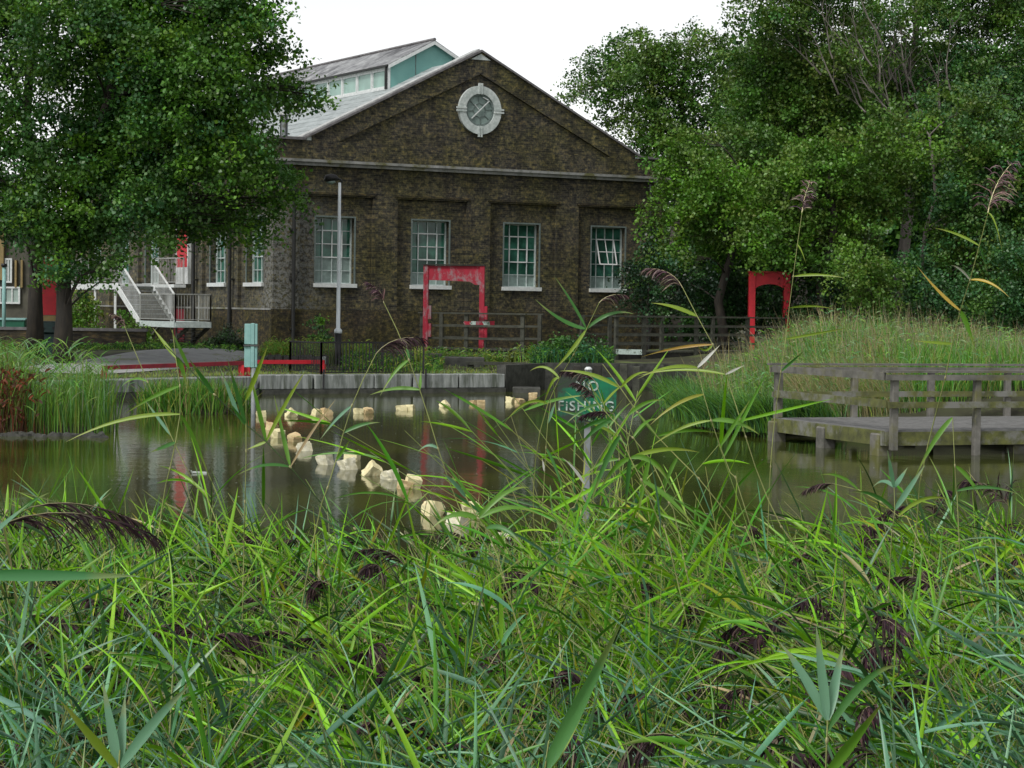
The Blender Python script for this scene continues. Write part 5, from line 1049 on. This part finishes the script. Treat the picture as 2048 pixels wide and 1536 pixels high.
pb_ = np.clip(0.08 + 0.52 * sm(7.2, 4.8, yy) + 0.22 * np.sin(xx * 0.006 + 1.0) * sm(8, 6, yy), 0.05, 0.8)
u_ = rng.random(nlf); cg = pick([NG, NM, ND, NY, NT], [4.2, 3.2, 2.4, 0.3, 0.4], nlf, 0.35); cb = pick([NB, NB2, (0.05, 0.13, 0.07)], [2, 2, 1.3], nlf, 0.2); cl = np.where((u_ < pb_)[:, None], cb, cg)
parts.append(drooping(base, d0, ln, wd, 8, 0.16 * rng.random(nlf) ** 2.2, cl, wind=(-0.015, 0, 0), fold=0.22, tipcol=((0.34, 0.33, 0.12), (rng.random(nlf) < 0.16) * 0.9)))
# twisted pale leaf undersides and dead straw low down
m_ = 3400; i = rng.integers(0, n, m_); base, dr = stem_at(SP, i, rng.uniform(0.2, 0.9, m_)); az = rng.random(m_) * 6.283; d0 = np.stack([np.cos(az), 0.6 * np.sin(az), rng.uniform(-0.9, 0.6, m_)], -1)
parts.append(drooping(base, d0, 0.15 + 0.2 * rng.random(m_), 0.004 + 0.007 * rng.random(m_), 6, 0.3, pick([NT, (0.30, 0.32, 0.28), (0.2, 0.13, 0.07)], [2, 2, 1], m_, 0.2), fold=0.2, kink=0.12))
m_ = 3200; pq = scatter(m_, -6, 6, 4.6, 11.8, near_ok); lx = np.where(rng.random(m_) < 0.72, -1, 1) * rng.uniform(0.2, 1.1, m_); L_ = rng.uniform(0.5, 1.0, m_); tz = canopy(pq[:, 0], pq[:, 1]) + rng.uniform(-0.12, 0.10, m_)
Q = np.zeros((m_, 5, 3)); w_ = np.linspace(0, 1, 5)[None]; Q[..., 0] = pq[:, :1] + (lx * L_)[:, None] * 0.7 * w_; Q[..., 1] = pq[:, 1:2] + (0.2 * rng.normal(size=m_))[:, None] * w_; Q[..., 2] = tz[:, None] - (L_ * 0.75)[:, None] * (1 - w_) ** 0.85
parts.append(tubes3(Q, np.linspace(0.0032, 0.0018, 5)[None] * np.ones((m_, 1)), pick([(0.42, 0.44, 0.16), (0.36, 0.42, 0.10), (0.45, 0.42, 0.26)], [3, 3, 1.5], m_, 0.2)))
# taller stems fanning up through the bed, thickest across the centre
def fan(m_, xr, yr, hr, lean, nleaf):
    a = rng.uniform(xr[0], xr[1], m_); yv = rng.uniform(yr[0], yr[1], m_); x0 = (a - 1024) / FPX * yv; g_ = np.maximum(height(x0, yv), -0.2); top = rng.uniform(hr[0], hr[1], m_); lx = lean + 0.35 * rng.normal(size=m_)
    Q = np.zeros((m_, 8, 3)); w_ = np.linspace(0, 1, 8)[None]; H_ = top - g_; Q[..., 0] = x0[:, None] + (lx * H_)[:, None] * (w_ ** 1.3 - 0.6); Q[..., 1] = yv[:, None] + (0.15 * rng.normal(size=m_) * H_)[:, None] * w_; Q[..., 2] = g_[:, None] + H_[:, None] * w_
    o_ = [tubes3(Q, np.linspace(0.0036, 0.0014, 8)[None] * np.ones((m_, 1)), pick([(0.42, 0.44, 0.16), (0.34, 0.42, 0.10)], [3, 3], m_, 0.2))]
    k = m_ * nleaf; i = rng.integers(0, m_, k); b_, d_ = stem_at(Q, i, 1 - 0.5 * rng.random(k)); az = rng.random(k) * 6.283; th = rng.uniform(0.3, 1.2, k)[:, None]; d0 = d_ * np.cos(th) + unit(np.stack([np.cos(az) * 1.3, np.sin(az) * 0.7, 0 * az], -1)) * np.sin(th)
    o_.append(drooping(b_, d0, 0.2 + 0.24 * rng.random(k), 0.008 + 0.010 * rng.random(k), 8, 0.12 * rng.random(k) ** 1.5, pick([NG, NM, NY, NB2], [4, 4, 0.2, 0.8], k, 0.25), fold=0.22, tipcol=((0.34, 0.33, 0.12), (rng.random(k) < 0.2) * 0.9))); return o_
parts += fan(9, (1190, 1290), (8.2, 9.4), (1.98, 2.2), -0.22, 9) + fan(66, (1120, 1560), (7.4, 9.6), (1.50, 2.08), -0.5, 6) + fan(30, (880, 1250), (7.6, 10.0), (1.35, 1.62), 0.1, 6) + fan(34, (-50, 800), (7.5, 10.5), (1.35, 1.75), -0.25, 4) + fan(34, (1450, 2100), (7.2, 10.0), (1.25, 1.62), -0.3, 4)
tag(veg('reed_bed', parts, M['reed'], smooth=False), 'dense windblown reed bed filling the foreground', 'reeds', kind='stuff')
# litter and stalks inside the bed, gap shade painted into their dark colours
p = scatter(12000, -6, 6, 3.6, 12.6, near_ok); z_ = np.maximum(height(p[:, 0], p[:, 1]), 0)
tag(veg('reed_litter', [blades(p, 0.25 + 0.5 * rng.random(len(p)), 0.008 + 0.01 * rng.random(len(p)), [(0.015, 0.04, 0.012), (0.03, 0.028, 0.018), (0.06, 0.045, 0.035), ND], [3, 2, 1, 1], 0.9)], M['reed']), 'dead reed litter and low shoots under the reed bed', 'reed litter', kind='stuff')
def plume(base, axis, L_, nb=60, droop=(0.4, -0.2), dark=1.0, width=0.0042, spread=1.0):
    """a reed's flower head: a nodding axis with one-sided hanging branchlets"""
    Kp = 7; ax = np.zeros((Kp, 3)); ax[0] = base; d = unit(np.array(axis, float))
    for k in range(1, Kp): ax[k] = ax[k - 1] + d * L_ / (Kp - 1); d = unit(d + np.array([droop[0] * 0.16, 0, droop[1] * 0.16 - 0.08]))
    s_ = rng.random(nb) ** 0.9; x = s_ * (Kp - 1); k = np.clip(x.astype(int), 0, Kp - 2); f = (x - k)[:, None]; b = ax[k] * (1 - f) + ax[k + 1] * f; dd = unit(ax[k + 1] - ax[k])
    az = rng.random(nb) * 6.283; side = np.stack([np.cos(az) + droop[0] * 1.4, np.sin(az), -0.2 + 0 * az], -1)
    d0 = dd * 0.8 + unit(side) * 0.6 * spread; ln = L_ * (0.62 - 0.30 * s_) * rng.uniform(0.6, 1.1, nb)
    col = pick([(0.050, 0.030, 0.036), (0.085, 0.055, 0.055), (0.030, 0.018, 0.024), (0.13, 0.11, 0.08)], [3, 2, 2, 0.8], nb, 0.2) * dark
    sh = np.array([0.3, 1.0, 0.8, 1.1, 0.7, 0.1])
    return [drooping(b, d0, ln, np.full(nb, width), 6, 0.42, col, wind=(droop[0] * 0.06, 0, 0), fold=0, shape=sh, kink=0.13), tubes3(ax[None], np.linspace(0.0022, 0.0008, Kp)[None], np.array([[0.30, 0.28, 0.16]]) * dark)]
parts = []
idx_ = rng.permutation(n)[:520]
for i in idx_:
    yv = pxy[i, 1]
    if yv > 11.6: continue
    dr = unit(SP[i, -1] - SP[i, -2]); parts += plume(SP[i, -1] - dr * 0.03, dr + np.array([rng.normal() * 0.5, rng.normal() * 0.4, -0.45]), rng.uniform(0.15, 0.26), 95, (rng.choice([-1, 1]) * 0.6, -0.9), 1.0, 0.0058)
tag(veg('seed_heads', parts, M['plume']), 'dark purple brown drooping seed heads scattered through the reed bed', 'seed heads', kind='stuff')

# ------------------------------------------------------------------ single reeds that stand out
def screenpts(pts, Y): return np.array([at(x, y, Y + (0 if len(q) < 1 else q[0])) for (x, y, *q) in pts])
def resample(P, K):
    d = np.concatenate([[0], np.cumsum(np.linalg.norm(np.diff(P, axis=0), axis=1))]); t_ = np.linspace(0, d[-1], K)
    idx2 = np.clip(np.searchsorted(d, t_, side='right') - 1, 0, len(P) - 2); f = ((t_ - d[idx2]) / (d[idx2 + 1] - d[idx2] + 1e-9))[:, None]
    m0 = np.gradient(P, axis=0); a, b = P[idx2], P[idx2 + 1]; ma, mb_ = m0[idx2], m0[idx2 + 1]
    return (2 * f ** 3 - 3 * f ** 2 + 1) * a + (f ** 3 - 2 * f ** 2 + f) * ma + (-2 * f ** 3 + 3 * f ** 2) * b + (f ** 3 - f ** 2) * mb_
def reed(label, pts, Y, leaves, head=None, r=0.0030, col=STEM, autoleaves=0, tilt=0.0):
    """pts: stem from top to bottom in photo pixels at distance Y. leaves: (base x, y, tip x, y, width m, colour, sag m)"""
    P = screenpts(pts, Y); P[:, 1] += np.linspace(0, tilt, len(P)); foot = P[-1].copy(); g_ = max(hz(foot[0], foot[1]), -0.1); ext = foot + (P[-1] - P[-2]) / np.linalg.norm(P[-1] - P[-2]) * max(0.0, (foot[2] - g_)) * 0.7; ext[2] = g_ - 0.02
    P = np.concatenate([P, ext[None]]); T = thing('reed', (P[-1][0], P[-1][1], g_), label, 'reed', 'single tall reeds standing out of the reed bed')
    C_ = resample(P, 22); rad = np.interp(np.linspace(0, 1, 22), [0, 1], [r * 0.55, r * 1.15]); cc = np.array(col)[None, None] * (1 + 0.25 * np.sin(np.arange(22) * 1.9))[None, :, None] * np.ones((1, 22, 1))
    v = tubes3(C_[None], rad[None], cc); nodes_ = [tubes3(np.array([[C_[k] - unit(C_[k + 1] - C_[k]) * 0.006, C_[k], C_[k] + unit(C_[k + 1] - C_[k]) * 0.006]]), np.array([[r * 0.9, r * 1.45, r * 0.9]]), np.array([[0.42, 0.40, 0.2]])) for k in range(2, 20, 3)]
    veg('stem', [v] + nodes_, M['reed'], T)
    for (bx, by, tx, ty, w_, lc, sag) in leaves:
        j = int(np.argmin([np.linalg.norm(c - at(bx, by, c[1])) for c in C_])); Yb = C_[j][1]
        a, e = C_[j].copy(), at(tx, ty, Yb + rng.uniform(-0.08, 0.08)); K = 10; t2 = np.linspace(0, 1, K); Q = a[None] * (1 - t2[:, None]) + e[None] * t2[:, None]; Q[:, 2] += sag * 4 * t2 * (1 - t2)
        T_ = unit(np.gradient(Q, axis=0)); s0 = unit(np.cross(T_, unit(np.array([0.15 * rng.normal(), -1.0, 0.25 + 0.25 * rng.normal()]))[None])); tw = np.linspace(0, rng.uniform(-0.8, 0.8), K)[:, None]
        Sd = unit(s0 * np.cos(tw) + np.cross(T_, s0) * np.sin(tw)); sh = np.interp(t2, [0, 0.12, 0.35, 0.7, 1], [0.3, 0.8, 1, 0.62, 0.03]); base_c = np.array(lc); cK = np.repeat(base_c[None, None], K, 1).reshape(1, K, 3).copy()
        cK[:, -3:] = cK[:, -3:] * 0.6 + np.array([0.3, 0.27, 0.08]) * 0.4
        veg('leaf', [ribbons(Q[None], (0.62 if Y > 6 else 0.85) * w_ * sh[None], Sd[None], cK, 0.22)], M['reed'], T, True)
    if autoleaves:
        i = rng.integers(3, 17, autoleaves)
        for k in i:
            b = C_[k]; dd = unit(C_[k - 1] - C_[k]); az = rng.random() * 6.283; q = drooping(b[None], (dd * 0.8 + np.array([math.cos(az), 0.4 * math.sin(az), 0.1]) * 0.8)[None], np.array([rng.uniform(0.22, 0.36)]), np.array([rng.uniform(0.014, 0.022)]), 9, 0.12, pick([NG, NM, NB2, NY], [3, 2, 1.5, 0.5], 1), fold=0.22)
            veg('leaf', [q], M['reed'], T, True)
    if head:
        (ax_, az_), L_, side, dk_, sp_ = head; veg('seed_head', plume(P[0], (ax_, 0.0, az_), L_, 90, (side, -0.5), dk_, 0.0036, sp_), M['plume'], T)
    return T
G1, G2, G3, GBL, GYL, GPK = (0.10, 0.24, 0.02), (0.20, 0.30, 0.025), (0.05, 0.17, 0.03), (0.13, 0.28, 0.17), (0.42, 0.30, 0.02), (0.45, 0.45, 0.42)
reed('tall reed leaning right between the two footbridges, green blades at its top', [(1198, 606), (1172, 662), (1143, 720), (1112, 775), (1085, 850), (1070, 950), (1068, 1040), (1072, 1110)], 8.2,
     [(1166, 672, 1070, 598, 0.030, G3, -0.02), (1180, 640, 1108, 552, 0.020, G3, 0.01), (1168, 662, 1268, 628, 0.026, G3, 0.03), (1120, 755, 1085, 820, 0.02, G2, 0.04), (1165, 668, 1105, 742, 0.024, G2, -0.01), (1098, 800, 1010, 845, 0.02, G2, 0.04), (1112, 770, 1060, 742, 0.02, G2, 0.03)], ((0.45, 0.45), 0.11, 0.8, 1.5, 0.7), 0.0034, tilt=0.3)
reed('reed leaning left in front of the black railings, topped by a thin grey head', [(768, 606), (790, 650), (812, 705), (838, 775), (862, 850), (890, 940), (930, 1040), (985, 1110)], 8.0,
     [(832, 745, 760, 792, 0.022, G1, 0.02), (818, 722, 812, 690, 0.02, G3, 0.0), (846, 795, 740, 790, 0.026, G1, 0.015), (846, 800, 842, 740, 0.02, G1, 0), (815, 715, 778, 752, 0.018, G1, 0), (868, 870, 835, 905, 0.02, GBL, 0.02)], ((-0.35, 0.9), 0.10, -0.2, 2.0, 0.5), 0.0032)
reed('reed with a grey feathery head over the right footbridge', [(1365, 575), (1385, 615), (1412, 665), (1438, 715), (1465, 790), (1490, 870), (1520, 960), (1560, 1050), (1600, 1110)], 7.6,
     [(1412, 642, 1302, 606, 0.026, G2, 0.01), (1432, 702, 1282, 714, 0.018, (0.36, 0.22, 0.04), 0.01), (1432, 700, 1395, 690, 0.014, G2, -0.02), (1450, 745, 1275, 752, 0.02, G2, 0.02), (1462, 770, 1490, 730, 0.016, GPK, 0)], ((-0.5, 0.8), 0.15, -0.9, 2.2, 0.8), 0.0034)
reed('tall thin reed crossing the bright red frame, with a bare twiggy head', [(1604, 425), (1596, 480), (1588, 540), (1580, 600), (1574, 660), (1562, 740), (1548, 850), (1540, 950), (1535, 1080)], 8.6,
     [(1586, 546, 1690, 556, 0.018, G2, 0.01), (1582, 597, 1668, 618, 0.016, G2, 0.01), (1598, 520, 1612, 528, 0.012, G2, 0.01), (1570, 660, 1700, 655, 0.018, G2, 0.0), (1560, 760, 1610, 700, 0.02, G3, 0.0)], ((0.12, 1.0), 0.13, 0.1, 3.2, 1.1), 0.0030)
reed('tallest reed at the far right, pinkish head against the dark trees', [(1976, 425), (1966, 480), (1952, 550), (1940, 600), (1926, 670), (1912, 760), (1890, 860), (1872, 960), (1866, 1060)], 7.4,
     [(1960, 483, 1868, 456, 0.016, G2, 0.01), (1932, 614, 1834, 532, 0.020, (0.40, 0.28, 0.04), -0.01), (1943, 574, 2018, 594, 0.018, GYL, 0.02), (1952, 540, 1902, 530, 0.014, GPK, 0.01), (1930, 655, 1950, 698, 0.03, G1, 0.01), (1956, 500, 1975, 550, 0.018, G3, 0.01), (1970, 455, 2005, 505, 0.012, G2, 0.03), (1915, 685, 1830, 682, 0.02, G2, 0.0)], ((0.2, 1.0), 0.19, 0.2, 3.4, 1.0), 0.0036, tilt=0.3)
reed('dark stemmed reed running diagonally from the sedge clump down to the right', [(330, 690), (395, 755), (470, 830), (545, 895), (620, 980), (690, 1060), (780, 1130)], 7.2,
     [(395, 765, 340, 655, 0.024, G1, 0), (420, 790, 378, 718, 0.026, G3, 0), (470, 835, 440, 735, 0.024, GBL, 0), (545, 895, 492, 900, 0.02, G2, 0), (560, 915, 475, 950, 0.02, G3, 0.02), (590, 950, 548, 790, 0.026, G1, 0), (575, 920, 672, 798, 0.016, (0.34, 0.25, 0.13), 0.01), (530, 880, 500, 745, 0.026, G1, 0), (540, 890, 612, 740, 0.024, G2, 0.01)], None, 0.0034, (0.05, 0.09, 0.03))
reed('reed with long upright yellow-tipped blades in front of the teal board', [(492, 800), (492, 850), (492, 920), (490, 1000), (488, 1080)], 7.0,
     [(485, 825, 536, 690, 0.028, G2, 0), (498, 830, 455, 718, 0.026, G3, 0), (490, 870, 455, 800, 0.018, G3, 0.0)], None, 0.003)
reed('reed with broad bright blade bending over at the left, in front of the tarmac hump', [(345, 660), (352, 720), (362, 800), (352, 880), (335, 960), (318, 1060)], 7.4,
     [(352, 700, 305, 655, 0.022, G2, 0), (352, 690, 374, 775, 0.034, G1, 0.02), (350, 830, 130, 885, 0.026, G2, 0.03), (330, 790, 250, 828, 0.024, G1, 0.01), (345, 860, 300, 905, 0.024, G3, 0), (356, 850, 420, 960, 0.022, G1, 0.02)], None, 0.0032)
reed('thin reed leaning left with a bare stem at the left, over the red rail', [(250, 655), (275, 715), (298, 770), (325, 830), (350, 890), (390, 970), (440, 1060)], 7.8, [(298, 770, 245, 772, 0.016, G1, 0.02), (335, 850, 290, 800, 0.02, GBL, 0)], ((-0.4, 0.9), 0.07, -0.2, 2.2, 0.5), 0.0028)
reed('reed leaning right with a drooping purple head in front of the quay wall', [(752, 708), (728, 755), (708, 800), (690, 855), (672, 920), (648, 1000), (625, 1090)], 7.0,
     [(700, 830, 640, 880, 0.018, GBL, 0.01), (690, 870, 760, 845, 0.022, G3, 0.01), (668, 940, 700, 880, 0.02, G1, 0)], ((0.5, 0.55), 0.17, 0.9, 1.0, 0.9), 0.0034)
reed('reed stem rising across the sign post from lower left', [(1282, 790), (1235, 860), (1190, 930), (1150, 1010), (1120, 1090)], 7.6, [(1235, 860, 1215, 905, 0.02, G1, 0), (1180, 950, 1124, 915, 0.02, GPK, 0.01), (1258, 830, 1330, 800, 0.024, G1, 0.02)], None, 0.003)
reed('long pale stem falling right from the top of the fishing sign', [(1205, 728), (1240, 775), (1290, 845), (1345, 905), (1400, 960), (1470, 1050), (1520, 1120)], 7.8,
     [(1225, 752, 1120, 742, 0.026, G2, 0.02), (1235, 770, 1300, 745, 0.02, G2, 0.02), (1300, 855, 1262, 810, 0.02, G1, 0), (1330, 895, 1450, 870, 0.024, G1, 0.02), (1360, 920, 1318, 1010, 0.03, G1, 0.02)], None, 0.0034)
reed('second long stem falling right just below the fishing sign', [(1190, 800), (1230, 845), (1275, 885), (1310, 935), (1335, 1000), (1362, 1090)], 7.4,
     [(1228, 840, 1150, 905, 0.026, G3, 0.02), (1232, 845, 1135, 880, 0.026, G3, 0.02), (1250, 860, 1315, 838, 0.02, G1, 0.02), (1290, 900, 1240, 990, 0.03, G1, 0.02), (1300, 915, 1355, 1000, 0.03, G1, 0.02), (1310, 940, 1275, 1040, 0.028, G1, 0.02)], ((-0.4, 0.8), 0.10, -0.5, 1.2, 0.9), 0.0034)
reed('leafy reed clump stem right of the fishing sign post', [(1240, 870), (1262, 920), (1290, 975), (1320, 1050), (1345, 1120)], 7.0,
     [(1240, 885, 1180, 1010, 0.032, G3, 0.02), (1250, 900, 1335, 960, 0.03, G1, 0.03), (1255, 905, 1200, 980, 0.03, G1, 0.02), (1270, 930, 1400, 905, 0.026, G2, 0.02), (1280, 955, 1395, 1060, 0.03, G1, 0.02), (1262, 920, 1250, 1030, 0.03, G3, 0.01)], None, 0.0034, autoleaves=4)
reed('reed with two crossing blades before the left end of the platform', [(1395, 735), (1410, 800), (1432, 870), (1462, 950), (1500, 1050)], 7.4,
     [(1400, 740, 1275, 758, 0.022, G2, 0.02), (1398, 735, 1440, 690, 0.022, GPK, 0.0), (1412, 805, 1300, 850, 0.022, (0.26, 0.27, 0.03), 0.02), (1425, 850, 1300, 895, 0.02, G2, 0.02), (1440, 880, 1500, 800, 0.024, G1, 0), (1420, 830, 1520, 870, 0.03, G1, 0.02)], None, 0.003)
reed('blue-green upright blades before the front corner of the platform', [(1788, 975), (1790, 1010), (1785, 1060), (1780, 1130)], 6.4,
     [(1785, 985, 1775, 900, 0.022, GBL, 0), (1775, 990, 1745, 975, 0.024, GBL, 0.02), (1790, 990, 1815, 935, 0.026, GBL, 0), (1800, 1000, 1850, 930, 0.03, GBL, 0), (1760, 1010, 1700, 985, 0.02, G3, 0.02)], None, 0.0028)
reed('arching reed with hanging head left of the platform corner', [(1668, 968), (1700, 975), (1740, 990), (1790, 1030), (1850, 1110)], 6.8, [(1740, 990, 1640, 950, 0.018, G1, 0.02), (1790, 1030, 1900, 1000, 0.022, G2, 0.03)], ((-0.9, 0.1), 0.10, -0.3, 0.9, 0.6), 0.003)
reed('reed stem crossing the platform deck with one long drooping blade', [(1905, 835), (1908, 900), (1912, 980), (1918, 1080)], 7.2, [(1900, 845, 1830, 955, 0.030, G1, 0.02), (1915, 930, 1968, 1010, 0.024, G1, 0.02), (1910, 960, 2040, 990, 0.02, G3, 0.02)], None, 0.003)
reed('slim reed at the middle of the pond with a seed pod shaped blade', [(1102, 800), (1094, 860), (1090, 930), (1086, 1000), (1082, 1080)], 8.0, [(1094, 862, 1112, 800, 0.02, GBL, 0), (1088, 945, 1084, 915, 0.016, GPK, 0), (1090, 900, 1135, 1010, 0.02, G3, 0.02)], None, 0.0026)
reed('reed with long arching blue green blades at the lower middle', [(905, 955), (935, 1000), (968, 1060), (1000, 1130)], 6.6, [(935, 1000, 880, 945, 0.024, GBL, 0.01), (950, 1020, 1060, 975, 0.03, G1, 0.03), (960, 1040, 1080, 1030, 0.03, G1, 0.03), (950, 1030, 860, 1060, 0.03, G1, 0.03), (962, 1050, 1050, 1100, 0.03, G3, 0.03)], None, 0.0032, autoleaves=4)
reed('stem with a drooping dark head at the left edge, over the water', [(0, 1050), (-30, 1080), (-60, 1130)], 5.6, [(-20, 1070, 60, 1005, 0.02, GBL, 0)], ((0.95, 0.35), 0.40, 0.9, 0.75, 0.8), 0.0036)
reed('stem with a second long dark hanging head above the left edge one', [(60, 1015), (20, 1040), (-20, 1100)], 6.2, [(20, 1040, 100, 985, 0.018, G3, 0.01)], ((0.98, 0.22), 0.34, 0.7, 0.75, 0.8), 0.0034)
reed('reed with a frayed dark head hanging across the green fishing sign', [(1190, 762), (1205, 800), (1216, 850), (1222, 930), (1235, 1040)], 8.2, [(1212, 835, 1110, 820, 0.022, G3, 0.01), (1207, 805, 1130, 850, 0.02, G3, 0.02), (1205, 800, 1255, 765, 0.02, G2, 0.01), (1215, 850, 1268, 800, 0.018, G1, 0.01)], ((-0.35, 0.35), 0.13, -0.8, 0.9, 1.1), 0.003)
reed('short reed with a dead purplish head below the fishing sign letters', [(1228, 828), (1236, 880), (1240, 950), (1244, 1040)], 8.0, [(1236, 880, 1170, 845, 0.02, G2, 0.01), (1238, 910, 1165, 955, 0.024, G1, 0.02)], ((-0.8, 0.25), 0.13, -0.6, 0.9, 1.0), 0.003)
# very near blades
reed('very near broad bright blade standing at the bottom centre right', [(1100, 1480), (1085, 1580)], 3.7, [(1130, 1560, 1246, 1238, 0.034, (0.09, 0.25, 0.07), 0), (1140, 1550, 1160, 1440, 0.022, G2, 0), (1138, 1530, 1122, 1455, 0.022, GBL, 0)], None, 0.003)
reed('very near horizontal green blade crossing the left edge', [(-60, 1150), (-70, 1400)], 3.4, [(-60, 1162, 280, 1152, 0.024, (0.05, 0.20, 0.06), 0.0)], None, 0.003)
reed('very near bright blade pair at the bottom right', [(1655, 1440), (1650, 1580)], 4.0, [(1672, 1560, 1768, 1402, 0.028, G1, 0), (1655, 1446, 1686, 1290, 0.026, GBL, 0), (1655, 1445, 1632, 1250, 0.024, GBL, 0), (1655, 1450, 1560, 1285, 0.024, GBL, 0.01), (1660, 1455, 1800, 1330, 0.02, G3, 0.03)], None, 0.0034)
reed('near blue green blades fanning up from the bottom left', [(240, 1500), (235, 1600)], 4.0, [(240, 1560, 380, 1370, 0.026, GBL, 0.01), (135, 1560, 250, 1390, 0.024, GBL, 0), (200, 1560, 205, 1360, 0.024, GBL, 0), (20, 1550, 120, 1400, 0.022, G2, 0)], None, 0.003)

# floating bits on the water
p = scatter(330, -6, 6, 14, 46, lambda x, y: (pond_sd(x, y) < -0.5) & (np.abs(x) < 0.26 * y)); k = len(p); s_ = 0.008 + 0.02 * rng.random(k) ** 2; c = np.stack([p[:, 0], p[:, 1], np.full(k, 0.006)], -1)
az = rng.random(k) * 6.283; a = np.stack([np.cos(az), np.sin(az), 0 * az], -1) * s_[:, None]; b = np.stack([-np.sin(az), np.cos(az), 0 * az], -1) * s_[:, None] * 0.5
v = np.stack([c - a, c - b + [0, 0, 0.004], c + a, c + b + [0, 0, 0.004]], 1).reshape(-1, 3); f = np.arange(4 * k).reshape(-1, 4)
tag(npmesh('floating_bits', v, f, M['whitestone']), 'tiny pale leaves and seeds floating on the pond', 'floating leaves', kind='stuff')
fp = thing('floating_plank', on(400, 950, 0), 'small whitish piece of wood floating alone left of the teal pole reflection', 'floating wood')
q = on(392, 947, 0.0); mb = MB(); mb.bar([q[0] - 0.05, q[1], 0.02], [q[0] + 0.15, q[1] + 0.05, 0.01], 0.04, 0.025); mb.bar([q[0] - 0.05, q[1], 0.0], [q[0] - 0.07, q[1] - 0.02, 0.045], 0.015, 0.015); mb.build('wood', M['whitestone'], fp)
